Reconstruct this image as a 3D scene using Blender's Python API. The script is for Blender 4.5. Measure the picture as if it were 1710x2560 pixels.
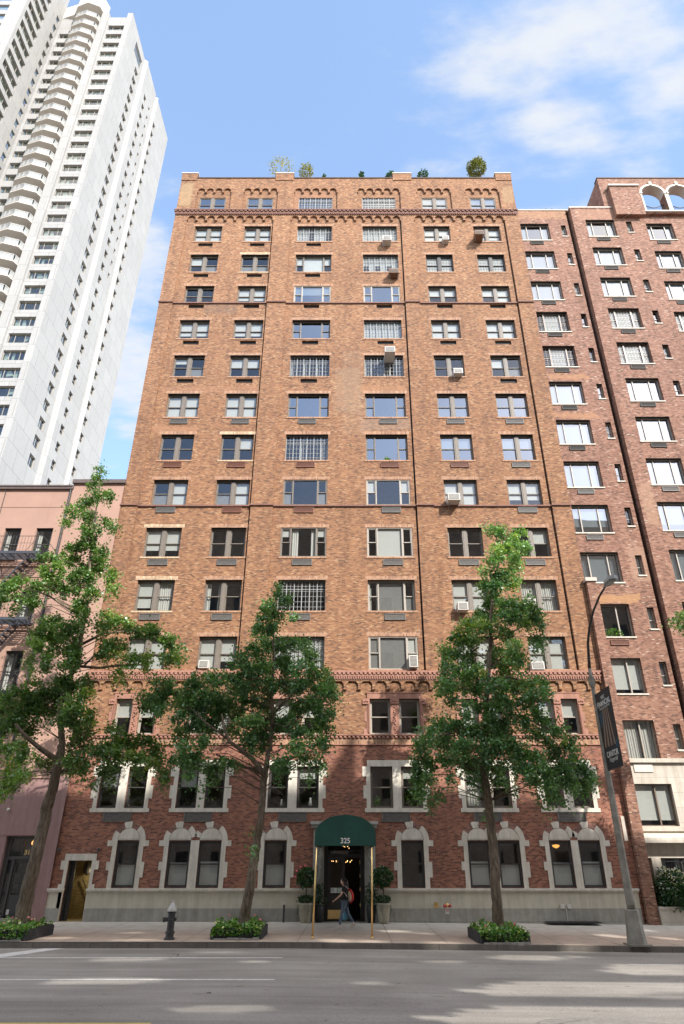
import bpy, bmesh, math, random
import numpy as np
from mathutils import Vector, Matrix
PI = math.pi
rad = math.radians
scn = bpy.context.scene
C = scn.collection
for o_ in list(bpy.data.objects): bpy.data.objects.remove(o_)
random.seed(7)

# ------------------------------------------------------------------ camera
CZ = 2.26; FPX = 1635.62; TH = rad(28.009); PX, PY = 872.0, 1280.0
cd = bpy.data.cameras.new('camera'); cam = bpy.data.objects.new('camera', cd); C.objects.link(cam)
cd.sensor_width = 36; cd.lens = FPX / 2560 * 36; cd.clip_end = 5000; cd.clip_start = .1
cd.shift_x = -(PX - 855) / 2560
cam.location = (0, 0, CZ); cam.rotation_euler = (PI / 2 + TH, 0, 0)
scn.camera = cam

def ray(x, y):
    u = (x - PX) / FPX; v = (PY - y) / FPX
    return (u, math.cos(TH) - v * math.sin(TH), math.sin(TH) + v * math.cos(TH))
def at(x, y, Y=32.0):
    """point on the plane at distance Y seen at photo pixel x, y"""
    r = ray(x, y); t = Y / r[1]
    return Vector((r[0] * t, Y, CZ + r[2] * t))

# ------------------------------------------------------------------ sun and sky
SUN = Vector((0.70, -1.0, 0.93)).normalized()
sd = bpy.data.lights.new('sun', 'SUN'); sd.energy = 3.1; sd.angle = rad(.53); sd.color = (1, .945, .865)
sun = bpy.data.objects.new('sun', sd); C.objects.link(sun)
sun.rotation_euler = (-SUN).to_track_quat('-Z', 'Y').to_euler()
EL = math.asin(SUN.z); AZ = math.atan2(SUN.x, SUN.y)
w = bpy.data.worlds.new('World'); scn.world = w; w.use_nodes = True
wt = w.node_tree; wn = wt.nodes; wl = wt.links; wn.clear()
wo = wn.new('ShaderNodeOutputWorld'); bg = wn.new('ShaderNodeBackground')
sky = wn.new('ShaderNodeTexSky'); sky.sky_type = 'NISHITA'; sky.sun_disc = False
sky.sun_elevation = EL; sky.sun_rotation = AZ; sky.air_density = 1.0; sky.dust_density = .7; sky.ozone_density = 1.2
bg.inputs[1].default_value = .14
geo = wn.new('ShaderNodeNewGeometry')
neg = wn.new('ShaderNodeVectorMath'); neg.operation = 'SCALE'; neg.inputs[3].default_value = -1
tc = wn.new('ShaderNodeTexCoord')
sep = wn.new('ShaderNodeSeparateXYZ'); wl.new(tc.outputs['Generated'], sep.inputs[0])
def wmath(op, a, b=None):
    n = wn.new('ShaderNodeMath'); n.operation = op
    for i, q in enumerate((a, b)):
        if q is None: continue
        if isinstance(q, (int, float)): n.inputs[i].default_value = q
        else: wl.new(q, n.inputs[i])
    return n.outputs[0]
zc = wmath('MAXIMUM', sep.outputs[2], .05)
cx = wmath('DIVIDE', sep.outputs[0], zc); cy = wmath('DIVIDE', sep.outputs[1], zc)
comb = wn.new('ShaderNodeCombineXYZ'); wl.new(cx, comb.inputs[0]); wl.new(cy, comb.inputs[1])
def blob(px, py, r, k=1.0, sx=1.0):
    d = ray(px, py); c0 = (d[0] / d[2], d[1] / d[2], 0)
    s = wn.new('ShaderNodeVectorMath'); s.operation = 'SUBTRACT'; wl.new(comb.outputs[0], s.inputs[0]); s.inputs[1].default_value = c0
    m = wn.new('ShaderNodeVectorMath'); m.operation = 'MULTIPLY'; wl.new(s.outputs[0], m.inputs[0]); m.inputs[1].default_value = (1 / sx, 1, 1)
    l = wn.new('ShaderNodeVectorMath'); l.operation = 'LENGTH'; wl.new(m.outputs[0], l.inputs[0])
    mr = wn.new('ShaderNodeMapRange'); mr.interpolation_type = 'SMOOTHERSTEP'
    wl.new(l.outputs['Value'], mr.inputs[0]); mr.inputs[1].default_value = 0; mr.inputs[2].default_value = r
    mr.inputs[3].default_value = k; mr.inputs[4].default_value = 0
    return mr.outputs[0]
acc = None
for q in ((1290, 130, .13, 1.15, 1.9), (1560, 60, .16, 1.1, 1.9), (1440, 20, .12, .8, 2.2), (1430, 318, .09, 1.25, 2.2), (1640, 250, .16, .9, 1.1), (1700, 130, .14, .8, 1.3),
          (330, 640, .35, .9, .5), (300, 900, .7, 1.0, .5), (1350, 470, .3, .45, 1.5), (1500, 160, .22, .55, 1.6)):
    b_ = blob(*q); acc = b_ if acc is None else wmath('MAXIMUM', acc, b_)
nz = wn.new('ShaderNodeTexNoise'); nz.inputs['Scale'].default_value = 5.5; nz.inputs['Detail'].default_value = 9; nz.inputs['Roughness'].default_value = .58
mpn = wn.new('ShaderNodeMapping'); wl.new(comb.outputs[0], mpn.inputs[0]); mpn.inputs['Scale'].default_value = (1, 2.1, 1); mpn.inputs['Rotation'].default_value = (0, 0, .5)
wl.new(mpn.outputs[0], nz.inputs['Vector'])
cm = wn.new('ShaderNodeMapRange'); cm.interpolation_type = 'SMOOTHSTEP'
wl.new(wmath('ADD', wmath('MULTIPLY', acc, .42), wmath('MULTIPLY', nz.outputs[0], 1.15)), cm.inputs[0])
cm.inputs[1].default_value = .66; cm.inputs[2].default_value = 1.16; cm.inputs[3].default_value = 0; cm.inputs[4].default_value = .95
mix = wn.new('ShaderNodeMix'); mix.data_type = 'RGBA'
tint = wn.new('ShaderNodeMix'); tint.data_type = 'RGBA'; tint.blend_type = 'ADD'; tint.inputs[0].default_value = 1
wl.new(sky.outputs[0], tint.inputs[6]); tint.inputs[7].default_value = (.46, .66, .98, 1)
wl.new(cm.outputs[0], mix.inputs[0]); wl.new(tint.outputs[2], mix.inputs[6]); mix.inputs[7].default_value = (2.75, 2.85, 3.0, 1)
# unseen broken cloud added overhead and behind the viewer, filling the shaded street
bk = wn.new('ShaderNodeMapRange'); bk.interpolation_type = 'SMOOTHSTEP'; wl.new(sep.outputs[1], bk.inputs[0])
bk.inputs[1].default_value = .30; bk.inputs[2].default_value = -.15; bk.inputs[3].default_value = 0; bk.inputs[4].default_value = 1
n2_ = wn.new('ShaderNodeTexNoise'); n2_.inputs['Scale'].default_value = 2.6; n2_.inputs['Detail'].default_value = 7; wl.new(comb.outputs[0], n2_.inputs['Vector'])
nr_ = wn.new('ShaderNodeMapRange'); nr_.interpolation_type = 'SMOOTHSTEP'; wl.new(n2_.outputs[0], nr_.inputs[0]); nr_.inputs[1].default_value = .36; nr_.inputs[2].default_value = .60
up_ = wn.new('ShaderNodeMapRange'); wl.new(cy, up_.inputs[0]); up_.inputs[1].default_value = -1.1; up_.inputs[2].default_value = -.72
mx2 = wn.new('ShaderNodeMix'); mx2.data_type = 'RGBA'; wl.new(wmath('MULTIPLY', wmath('MULTIPLY', bk.outputs[0], nr_.outputs[0]), up_.outputs[0]), mx2.inputs[0]); wl.new(mix.outputs[2], mx2.inputs[6]); mx2.inputs[7].default_value = (8.6, 8.15, 7.5, 1)
wl.new(mx2.outputs[2], bg.inputs[0]); wl.new(bg.outputs[0], wo.inputs[0])
scn.view_settings.view_transform = 'Standard'; scn.view_settings.look = 'None'; scn.view_settings.gamma = 1
scn.view_settings.exposure = 1.2
scn.cycles.max_bounces = 8; scn.cycles.diffuse_bounces = 4; scn.cycles.transparent_max_bounces = 12
scn.cycles.caustics_reflective = False; scn.cycles.caustics_refractive = False
try: scn.cycles.use_denoising = True
except Exception: pass

# ------------------------------------------------------------------ materials
class NT:
    def __init__(s, name):
        s.m = bpy.data.materials.new(name); s.m.use_nodes = True; s.t = s.m.node_tree; s.n = s.t.nodes; s.l = s.t.links
        s.b = s.n['Principled BSDF']; s.out = s.n['Material Output']
    def new(s, t, **k):
        n = s.n.new(t)
        for a, v in k.items(): setattr(n, a, v)
        return n
    def set(s, sock, v):
        if hasattr(v, 'default_value') or hasattr(v, 'links'): s.l.new(v, sock)
        else: sock.default_value = v
    def mapping(s, kind='Object', scale=(1, 1, 1), xz=False):
        tcn = s.new('ShaderNodeTexCoord'); v = tcn.outputs[kind]
        if xz:
            sp = s.new('ShaderNodeSeparateXYZ'); s.l.new(v, sp.inputs[0])
            cb = s.new('ShaderNodeCombineXYZ'); s.l.new(s.math('ADD', sp.outputs[0], sp.outputs[1]), cb.inputs[0]); s.l.new(sp.outputs[2], cb.inputs[1]); v = cb.outputs[0]
        if scale != (1, 1, 1):
            mp = s.new('ShaderNodeVectorMath', operation='MULTIPLY'); s.l.new(v, mp.inputs[0]); mp.inputs[1].default_value = scale; v = mp.outputs[0]
        return v
    def math(s, op, a, b=None, c=None):
        n = s.new('ShaderNodeMath', operation=op)
        for i, q in enumerate((a, b, c)):
            if q is not None: s.set(n.inputs[i], q)
        return n.outputs[0]
    def noise(s, scale, detail=4, rough=.55, vec=None):
        n = s.new('ShaderNodeTexNoise'); n.inputs['Scale'].default_value = scale; n.inputs['Detail'].default_value = detail; n.inputs['Roughness'].default_value = rough
        if vec is not None: s.l.new(vec, n.inputs['Vector'])
        return n.outputs[0]
    def ramp(s, fac, stops):
        r = s.new('ShaderNodeValToRGB'); s.l.new(fac, r.inputs[0]); e = r.color_ramp.elements
        while len(e) < len(stops): e.new(.5)
        for i, (p, c) in enumerate(stops):
            e[i].position = p; e[i].color = (*c, 1) if len(c) == 3 else c
        return r.outputs[0]
    def mix(s, f, a, b, mode='MIX'):
        n = s.new('ShaderNodeMix', data_type='RGBA', blend_type=mode)
        s.set(n.inputs[0], f)
        for i, q in ((6, a), (7, b)):
            if isinstance(q, tuple): n.inputs[i].default_value = (*q[:3], 1)
            else: s.l.new(q, n.inputs[i])
        return n.outputs[2]
    def bump(s, h, st=.3, d=.01):
        b = s.new('ShaderNodeBump'); b.inputs['Strength'].default_value = st; b.inputs['Distance'].default_value = d; s.l.new(h, b.inputs['Height']); s.l.new(b.outputs[0], s.b.inputs['Normal'])
    def col(s, c):
        if isinstance(c, tuple): s.b.inputs['Base Color'].default_value = (*c[:3], 1)
        else: s.l.new(c, s.b.inputs['Base Color'])

def plain(name, c, rough=.6, metal=0, var=.15, scale=6, bump=.1, spec=.5):
    t = NT(name); n = t.noise(scale, 6, .6, t.mapping())
    t.col(t.ramp(n, [(.3, tuple(q * (1 - var) for q in c)), (.7, tuple(min(1, q * (1 + var)) for q in c))]))
    t.b.inputs['Roughness'].default_value = rough; t.b.inputs['Metallic'].default_value = metal; t.b.inputs['Specular IOR Level'].default_value = spec
    if bump: t.bump(t.noise(scale * 8, 3, .6, t.mapping()), bump, .01)
    return t.m

def brick(name, stops, mortar, patches=(), stain=(.84, 1.06), bw=.165, rh=.056, msz=.0045, soldier=False, mort_bias=.5):
    t = NT(name); v = t.mapping(xz=True)
    bt = t.new('ShaderNodeTexBrick'); bt.inputs['Scale'].default_value = 1
    if soldier: bw, rh = .075, .6; bt.offset = 0
    bt.inputs['Brick Width'].default_value = bw; bt.inputs['Row Height'].default_value = rh; bt.inputs['Mortar Size'].default_value = msz; bt.inputs['Mortar Smooth'].default_value = .2
    bt.inputs['Color1'].default_value = (0, 0, 0, 1); bt.inputs['Color2'].default_value = (1, 1, 1, 1); bt.inputs['Mortar'].default_value = (.5, .5, .5, 1); bt.inputs['Bias'].default_value = 0
    t.l.new(v, bt.inputs['Vector'])
    c = t.ramp(bt.outputs[0], stops)
    # streaky groups of darker and lighter bricks
    n1 = t.noise(1.0, 5, .7, t.mapping(scale=(3.5, 3.5, 13)))
    c = t.mix(1.0, c, t.ramp(n1, [(.3, (.95, .945, .94)), (.5, (1, 1, 1)), (.72, (1.03, 1.03, 1.03))]), 'MULTIPLY')
    n2 = t.noise(.22, 5, .62, t.mapping())
    a, b = stain
    c = t.mix(1.0, c, t.ramp(n2, [(.33, (a, a * .97, a * .95)), (.5, (1, 1, 1)), (.7, (b, b, b * .98))]), 'MULTIPLY')
    n3 = t.noise(1.0, 5, .65, t.mapping(scale=(2.2, 2.2, .28)))      # rain streaks and soot
    c = t.mix(1.0, c, t.ramp(n3, [(.34, (.80, .78, .77)), (.5, (1, 1, 1)), (.68, (1.05, 1.05, 1.04))]), 'MULTIPLY')
    tcn = t.mapping(); sp = t.new('ShaderNodeSeparateXYZ'); t.l.new(tcn, sp.inputs[0])
    rag = t.noise(1.0, 3, .7, t.mapping(scale=(3, 3, 8)))
    for (x0, x1, z0, z1, cc, k) in patches:
        ex = t.math('SUBTRACT', (x1 - x0) / 2, t.math('ABSOLUTE', t.math('SUBTRACT', sp.outputs[0], (x0 + x1) / 2)))
        ez = t.math('SUBTRACT', (z1 - z0) / 2, t.math('ABSOLUTE', t.math('SUBTRACT', sp.outputs[2], (z0 + z1) / 2)))
        f = t.math('MULTIPLY', t.math('GREATER_THAN', t.math('ADD', t.math('MINIMUM', ex, ez), t.math('MULTIPLY', t.math('SUBTRACT', rag, .5), .9)), 0.0), k)
        c = t.mix(f, c, t.mix(.5, cc, t.mix(1., c, cc, 'MULTIPLY')), 'MIX')
    c = t.mix(bt.outputs['Fac'], c, t.mix(n1, mortar, tuple(q * 1.15 for q in mortar)))
    t.col(c); t.b.inputs['Roughness'].default_value = .88
    t.bump(t.math('MULTIPLY', bt.outputs['Fac'], -1.0), .35, .006)
    return t.m

BR = [(0, (.085, .045, .03)), (.08, (.125, .062, .038)), (.17, (.19, .086, .044)), (.45, (.245, .111, .054)), (.7, (.285, .137, .067)), (.9, (.325, .172, .088)), (1, (.40, .25, .14))]
M = {}
M['brick'] = brick('tan_red_brick', BR, (.26, .17, .11), patches=(
    (-.9, .75, 26.2, 29.6, (.5, .38, .26), .35), (-.4, .9, 24.6, 31.0, (.46, .35, .25), .22), (.75, 3.7, 24.9, 25.75, (.42, .34, .28), .45), (.8, 3.6, 27.7, 28.2, (.55, .3, .16), .7),
    (-11.6, -9, 24.7, 25.2, (.55, .3, .17), .7), (-11.6, -5.5, 27.75, 28.15, (.5, .28, .17), .5), (-12.6, -11.7, 44.9, 47.4, (.55, .42, .24), .7),
    (11.5, 12.3, 45.2, 47, (.52, .38, .22), .6), (-4.1, -1.2, 44.5, 46.6, (.5, .27, .17), .5), (-9.6, -7.4, 34.3, 35.1, (.2, .14, .12), .5), (-11.7, -9.3, 42.0, 43.0, (.25, .15, .1), .4)))
M['brick_base'] = brick('deep_red_brick', [(0, (.08, .03, .024)), (.1, (.13, .045, .032)), (.3, (.19, .068, .045)), (.6, (.255, .093, .058)), (1, (.33, .14, .088))], (.30, .205, .15))
M['brick_nb'] = brick('rose_red_brick', [(0, (.09, .045, .033)), (.12, (.14, .065, .045)), (.35, (.225, .105, .07)), (.7, (.27, .135, .092)), (.92, (.31, .17, .12)), (.98, (.36, .23, .17)), (1, (.48, .38, .31))], (.25, .165, .12),
    patches=((12.5, 15, 28.7, 29.1, (.6, .33, .17), .8), (12.4, 15, 25.75, 26.1, (.6, .33, .17), .8), (12.8, 15.1, 14.0, 14.5, (.65, .38, .18), .9), (12.4, 16, 43.6, 44.4, (.6, .36, .2), .6), (16.5, 19.4, 43, 44.1, (.6, .36, .24), .5), (15, 15.95, 15.2, 17.2, (.62, .42, .3), .6), (16.3, 17.0, 18.4, 21, (.62, .42, .28), .6)))
M['brick_dark'] = brick('dark_red_brick', [(0, (.12, .045, .035)), (.4, (.24, .09, .07)), (1, (.33, .14, .1))], (.42, .33, .27))
M['soldier'] = brick('soldier_course_brick', [(0, (.2, .1, .06)), (.4, (.34, .17, .1)), (1, (.45, .26, .16))], (.34, .24, .17), soldier=True, msz=.01)
M['soldier_light'] = brick('pale_soldier_course_brick', [(0, (.4, .27, .16)), (.5, (.58, .42, .27)), (1, (.68, .54, .36))], (.3, .21, .15), soldier=True, msz=.014)
M['soldier_dark'] = brick('dark_voussoir_brick', [(0, (.14, .05, .04)), (1, (.28, .12, .09))], (.38, .3, .25), soldier=True, msz=.008)

def stone(name, c, bw=1.1, rh=.5, joint=.006, jc=.6, var=.1, drips=.84):
    t = NT(name); v = t.mapping(xz=True); bt = t.new('ShaderNodeTexBrick'); bt.inputs['Scale'].default_value = 1
    bt.inputs['Brick Width'].default_value = bw; bt.inputs['Row Height'].default_value = rh; bt.inputs['Mortar Size'].default_value = joint
    bt.inputs['Color1'].default_value = (*[q * .95 for q in c], 1); bt.inputs['Color2'].default_value = (*[min(1, q * 1.05) for q in c], 1); bt.inputs['Mortar'].default_value = (*[q * jc for q in c], 1)
    t.l.new(v, bt.inputs['Vector'])
    n = t.noise(3, 7, .65, t.mapping()); n2 = t.noise(60, 2, .5, t.mapping())
    k = t.ramp(n, [(.3, (1 - var,) * 3), (.7, (1 + var,) * 3)])
    cc = t.mix(1, bt.outputs[0], k, 'MULTIPLY'); cc = t.mix(.12, cc, t.ramp(n2, [(.3, (.3, .3, .3)), (.7, (1, 1, 1))]), 'MULTIPLY')
    drip = t.noise(1, 4, .6, t.mapping(scale=(5, 5, .5))); cc = t.mix(1, cc, t.ramp(drip, [(.38, (drips, drips * .99, drips * .96)), (.6, (1, 1, 1))]), 'MULTIPLY')
    t.col(cc); t.b.inputs['Roughness'].default_value = .8; t.bump(n2, .08, .004)
    return t.m
M['lime'] = stone('cream_limestone', (.68, .635, .555), 40, 40)
M['lime_block'] = stone('pale_limestone_blocks', (.56, .51, .44), 1.15, .62)
M['stucco'] = stone('cream_stucco', (.60, .555, .455), 60, 60, var=.07)
M['granite'] = stone('grey_granite', (.34, .325, .29), 1.5, 3, .012, .7, .16)
M['terra'] = stone('pink_terracotta', (.37, .185, .135), .9, 9, .006, .8, .12)
M['terra_dark'] = plain('dark_terracotta', (.19, .095, .07), .8, var=.35, scale=14)
M['pink'] = plain('pink_painted_stucco', (.385, .24, .185), .85, var=.08, scale=.7)
M['mauve'] = stone('mauve_painted_stucco', (.33, .20, .19), 60, 60, var=.08)
M['white_wall'] = stone('white_tower_panels', (.355, .355, .352), 2.9, 2.85, .04, .7, .05, .96)
M['white_plain'] = plain('white_concrete', (.38, .38, .37), .8, var=.07, scale=.6)
M['beige_conc'] = plain('beige_balcony_concrete', (.60, .57, .52), .85, var=.06, scale=1)
M['frame'] = plain('taupe_window_frame', (.17, .145, .12), .55, var=.1)
M['frame_light'] = plain('cream_window_frame', (.36, .325, .28), .5, var=.06)
M['frame_dark'] = plain('dark_window_frame', (.055, .052, .05), .45, var=.1)
M['frame_bronze'] = plain('bronze_window_frame', (.17, .13, .1), .45, var=.1)
M['steel'] = plain('grey_steel_muntin', (.3, .31, .31), .5, var=.1)
M['blind'] = plain('white_blind', (.52, .51, .475), .7, var=.03, scale=2, bump=0)
M['blind_grey'] = plain('grey_insect_screen', (.2, .19, .18), .8, var=.1, bump=0)
M['curtain'] = plain('white_curtain', (.55, .53, .49), .8, var=.05, scale=2, bump=0)
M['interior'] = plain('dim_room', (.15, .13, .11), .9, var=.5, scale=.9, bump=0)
M['sleeve_black'] = plain('dark_vent_sleeve', (.035, .028, .024), .6)
M['sleeve_grey'] = plain('grey_vent_grille', (.16, .15, .14), .55, var=.25, scale=9)
M['sleeve_red'] = plain('rusty_vent_grille', (.2, .085, .055), .6, var=.3, scale=9)
M['white_metal'] = plain('white_appliance_metal', (.58, .56, .52), .45, var=.08)
M['brown_metal'] = plain('brown_appliance_metal', (.17, .09, .05), .6, var=.3)
M['head_shade'] = plain('black_head_shade', (.03, .026, .024), .6)  # near-black colour that paints the shade under window heads
M['black_iron'] = plain('black_iron', (.035, .034, .036), .5, var=.2)
M['bluegrey_iron'] = plain('blue_grey_painted_iron', (.055, .06, .075), .5, var=.15)
M['brown_tin'] = plain('brown_roof_flashing', (.12, .09, .08), .5, var=.2)
M['coping'] = plain('dark_coping', (.09, .06, .055), .7, var=.3)
M['coping_light'] = plain('pale_coping', (.5, .44, .38), .7, var=.1)

def glass_mat(name, tintc=(.82, .85, .85), base=.09, k=1.4, rough=.01):
    t = NT(name); n = t.n; n.remove(t.b)
    tr = t.new('ShaderNodeBsdfTransparent'); tr.inputs[0].default_value = (*tintc, 1)
    gl = t.new('ShaderNodeBsdfGlossy'); gl.inputs['Roughness'].default_value = rough
    gl.inputs[0].default_value = (.95, .97, 1, 1)
    fr = t.new('ShaderNodeLayerWeight'); fr.inputs[0].default_value = .5   # the facing term is the same from both sides of the pane
    f = t.math('MINIMUM', t.math('ADD', t.math('MULTIPLY', t.math('POWER', fr.outputs['Facing'], 4.0), .75 * k), base), 1.0)
    bmp = t.new('ShaderNodeBump'); bmp.inputs['Strength'].default_value = .05; bmp.inputs['Distance'].default_value = .02
    t.l.new(t.noise(1.3, 1, .4, t.mapping('Object')), bmp.inputs['Height']); t.l.new(bmp.outputs[0], gl.inputs['Normal'])
    mx = t.new('ShaderNodeMixShader'); t.l.new(f, mx.inputs[0]); t.l.new(tr.outputs[0], mx.inputs[1]); t.l.new(gl.outputs[0], mx.inputs[2]); t.l.new(mx.outputs[0], t.out.inputs[0])
    return t.m
M['glass'] = glass_mat('window_glass')
M['glass_sky'] = glass_mat('mirror_window_glass', (.50, .56, .60), .27, 1.2)
M['glass_green'] = glass_mat('greenish_window_glass', (.6, .7, .66), .12, 1.2)

def emis(name, c, s):
    t = NT(name); t.b.inputs['Emission Color'].default_value = (*c, 1); t.b.inputs['Emission Strength'].default_value = s; t.b.inputs['Base Color'].default_value = (*c, 1); return t.m

# ------------------------------------------------------------------ mesh helpers
class MB:
    def __init__(s): s.v = []; s.f = []; s.m = []
    def q(s, a, b, c, d, m=0):
        n = len(s.v); s.v += [tuple(a), tuple(b), tuple(c), tuple(d)]; s.f.append((n, n + 1, n + 2, n + 3)); s.m.append(m)
    def poly(s, pts, m=0):
        n = len(s.v); s.v += [tuple(p) for p in pts]; s.f.append(tuple(range(n, n + len(pts)))); s.m.append(m)
    def box(s, x0, x1, y0, y1, z0, z1, m=0):
        if x1 < x0: x0, x1 = x1, x0
        if y1 < y0: y0, y1 = y1, y0
        if z1 < z0: z0, z1 = z1, z0
        n = len(s.v)
        s.v += [(x0, y0, z0), (x1, y0, z0), (x1, y1, z0), (x0, y1, z0), (x0, y0, z1), (x1, y0, z1), (x1, y1, z1), (x0, y1, z1)]
        for f in ((0, 3, 2, 1), (4, 5, 6, 7), (0, 1, 5, 4), (1, 2, 6, 5), (2, 3, 7, 6), (3, 0, 4, 7)): s.f.append(tuple(n + i for i in f)); s.m.append(m)
    def prism(s, pts, y0, y1, m=0):
        """outline in x, z pushed from y0 (front) to y1"""
        n = len(s.v); k = len(pts)
        s.v += [(p[0], y0, p[1]) for p in pts] + [(p[0], y1, p[1]) for p in pts]
        s.f.append(tuple(range(n, n + k))); s.m.append(m); s.f.append(tuple(range(n + 2 * k - 1, n + k - 1, -1))); s.m.append(m)
        for i in range(k):
            j = (i + 1) % k; s.f.append((n + j, n + i, n + k + i, n + k + j)); s.m.append(m)
    def slab(s, pts, z0, z1, m=0):
        n = len(s.v); k = len(pts)
        s.v += [(p[0], p[1], z0) for p in pts] + [(p[0], p[1], z1) for p in pts]
        s.f.append(tuple(range(n + k - 1, n - 1, -1))); s.m.append(m); s.f.append(tuple(range(n + k, n + 2 * k))); s.m.append(m)
        for i in range(k):
            j = (i + 1) % k; s.f.append((n + i, n + j, n + k + j, n + k + i)); s.m.append(m)
    def tube(s, pts, r, n=8, m=0, cap=True):
        pts = [Vector(p) for p in pts]
        if not isinstance(r, (list, tuple)): r = [r] * len(pts)
        base = len(s.v); ref = None
        for i, p in enumerate(pts):
            d = (pts[min(i + 1, len(pts) - 1)] - pts[max(i - 1, 0)]).normalized()
            if ref is None: ref = Vector((0, 1, 0)) if abs(d.y) < .8 else Vector((1, 0, 0))
            a = d.cross(ref).normalized(); b = d.cross(a).normalized(); ref = a.cross(d).normalized() if False else ref
            for k in range(n):
                t = 2 * PI * k / n; s.v.append(tuple(p + (a * math.cos(t) + b * math.sin(t)) * r[i]))
        for i in range(len(pts) - 1):
            for k in range(n):
                k2 = (k + 1) % n; s.f.append((base + i * n + k, base + i * n + k2, base + (i + 1) * n + k2, base + (i + 1) * n + k)); s.m.append(m)
        if cap:
            s.f.append(tuple(base + k for k in range(n))[::-1]); s.m.append(m)
            e = base + (len(pts) - 1) * n; s.f.append(tuple(e + k for k in range(n))); s.m.append(m)
    def lathe(s, prof, c, n=24, m=0, sx=1, sy=1):
        base = len(s.v)
        for r_, z in prof:
            for k in range(n):
                t = 2 * PI * k / n; s.v.append((c[0] + r_ * math.cos(t) * sx, c[1] + r_ * math.sin(t) * sy, c[2] + z))
        for i in range(len(prof) - 1):
            for k in range(n):
                k2 = (k + 1) % n; s.f.append((base + i * n + k, base + i * n + k2, base + (i + 1) * n + k2, base + (i + 1) * n + k)); s.m.append(m)
        s.f.append(tuple(base + k for k in range(n))[::-1]); s.m.append(m)
        e = base + (len(prof) - 1) * n; s.f.append(tuple(e + k for k in range(n))); s.m.append(m)
    def sphere(s, c, r, n=12, m=0, sz=1, sx=1, sy=1):
        s.lathe([(max(r * math.sin(PI * i / n), 1e-4), -r * math.cos(PI * i / n) * sz) for i in range(n + 1)], c, n + 4, m, sx, sy)
    def wall(s, o, u, u0, u1, z0, z1, holes=(), m=0, depth=0, mr=None, inward=None):
        """grid of quads on the vertical plane through o along u with rectangular holes (u0,u1,z0,z1) and reveals going inward"""
        o = Vector(o); u = Vector(u)
        us = sorted({u0, u1, *[min(max(h[0], u0), u1) for h in holes], *[min(max(h[1], u0), u1) for h in holes]})
        zs = sorted({z0, z1, *[min(max(h[2], z0), z1) for h in holes], *[min(max(h[3], z0), z1) for h in holes]})
        P = lambda a, z: o + u * a + Vector((0, 0, z))
        for i in range(len(us) - 1):
            run = None
            for j in range(len(zs) - 1):
                cu = (us[i] + us[i + 1]) / 2; cz = (zs[j] + zs[j + 1]) / 2
                hit = any(h[0] < cu < h[1] and h[2] < cz < h[3] for h in holes)
                if not hit: s.q(P(us[i], zs[j]), P(us[i + 1], zs[j]), P(us[i + 1], zs[j + 1]), P(us[i], zs[j + 1]), m)
        if depth:
            inn = Vector(inward if inward else (0, 1, 0)) * depth; mr = m if mr is None else mr
            for (a, b, c, d) in holes:
                p = [P(a, c), P(b, c), P(b, d), P(a, d)]
                for k in range(4): s.q(p[k], p[(k + 1) % 4], p[(k + 1) % 4] + inn, p[k] + inn, mr)
    def build(s, name, mats, parent=None, smooth=False, loc=None):
        me = bpy.data.meshes.new(name); me.from_pydata(s.v, [], s.f)
        for m_ in (mats if isinstance(mats, (list, tuple)) else [mats]): me.materials.append(m_)
        if any(s.m): me.polygons.foreach_set('material_index', s.m)
        if smooth: me.polygons.foreach_set('use_smooth', [True] * len(me.polygons))
        me.update()
        return link(name, me, parent, loc)
    def mesh(s, name, mats, smooth=False):
        me = bpy.data.meshes.new(name); me.from_pydata(s.v, [], s.f)
        for m_ in (mats if isinstance(mats, (list, tuple)) else [mats]): me.materials.append(m_)
        if any(s.m): me.polygons.foreach_set('material_index', s.m)
        if smooth: me.polygons.foreach_set('use_smooth', [True] * len(me.polygons))
        me.update(); return me

def link(name, me, parent=None, loc=None):
    o = bpy.data.objects.new(name, me); C.objects.link(o)
    if parent is not None:
        o.parent = parent
        if parent.get('_w') is not None or parent.type == 'EMPTY':
            o.matrix_parent_inverse = Matrix.Translation(-Vector(parent.location)) if parent.rotation_euler.z == 0 else Matrix.Identity(4)
    if loc is not None: o.location = loc
    return o
def sub(name, me, parent):
    """a sub-part in its part's own coordinates"""
    o = bpy.data.objects.new(name, me); C.objects.link(o); o.parent = parent; return o
def tag(o, label, cat, group=None, kind=None):
    if label: o['label'] = label
    if cat: o['category'] = cat
    if group: o['group'] = group
    if kind: o['kind'] = kind
    return o
def thing(name, label, cat, loc, group=None):
    o = bpy.data.objects.new(name, None); C.objects.link(o); o.location = loc; o.empty_display_size = .5
    return tag(o, label, cat, group)
def struct(o): o['kind'] = 'structure'; return o
def text_mesh(txt, size, depth=.004, bold=0, mat=None, shear=0, space=1.0):
    cu = bpy.data.curves.new('t', 'FONT'); cu.body = txt; cu.size = size; cu.extrude = depth; cu.align_x = 'CENTER'; cu.offset = bold; cu.shear = shear; cu.space_character = space
    o = bpy.data.objects.new('t', cu); C.objects.link(o)
    dg = bpy.context.evaluated_depsgraph_get(); me = bpy.data.meshes.new_from_object(o.evaluated_get(dg))
    bpy.data.objects.remove(o); bpy.data.curves.remove(cu)
    me.materials.clear(); me.materials.append(mat)
    return me
def xform(me, mat4):
    me.transform(mat4); me.update(); return me
# ------------------------------------------------------------------ ground
CURB = 24.2
def zdrop(X): return -.0095 * max(0, min(X, 60) + 2)
def gz(X, Y):
    """height of the pavement or the road"""
    if Y >= CURB - .15: return zdrop(X) * max(0, (32 - Y)) / 7.8
    return -.15 + zdrop(X)

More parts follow.
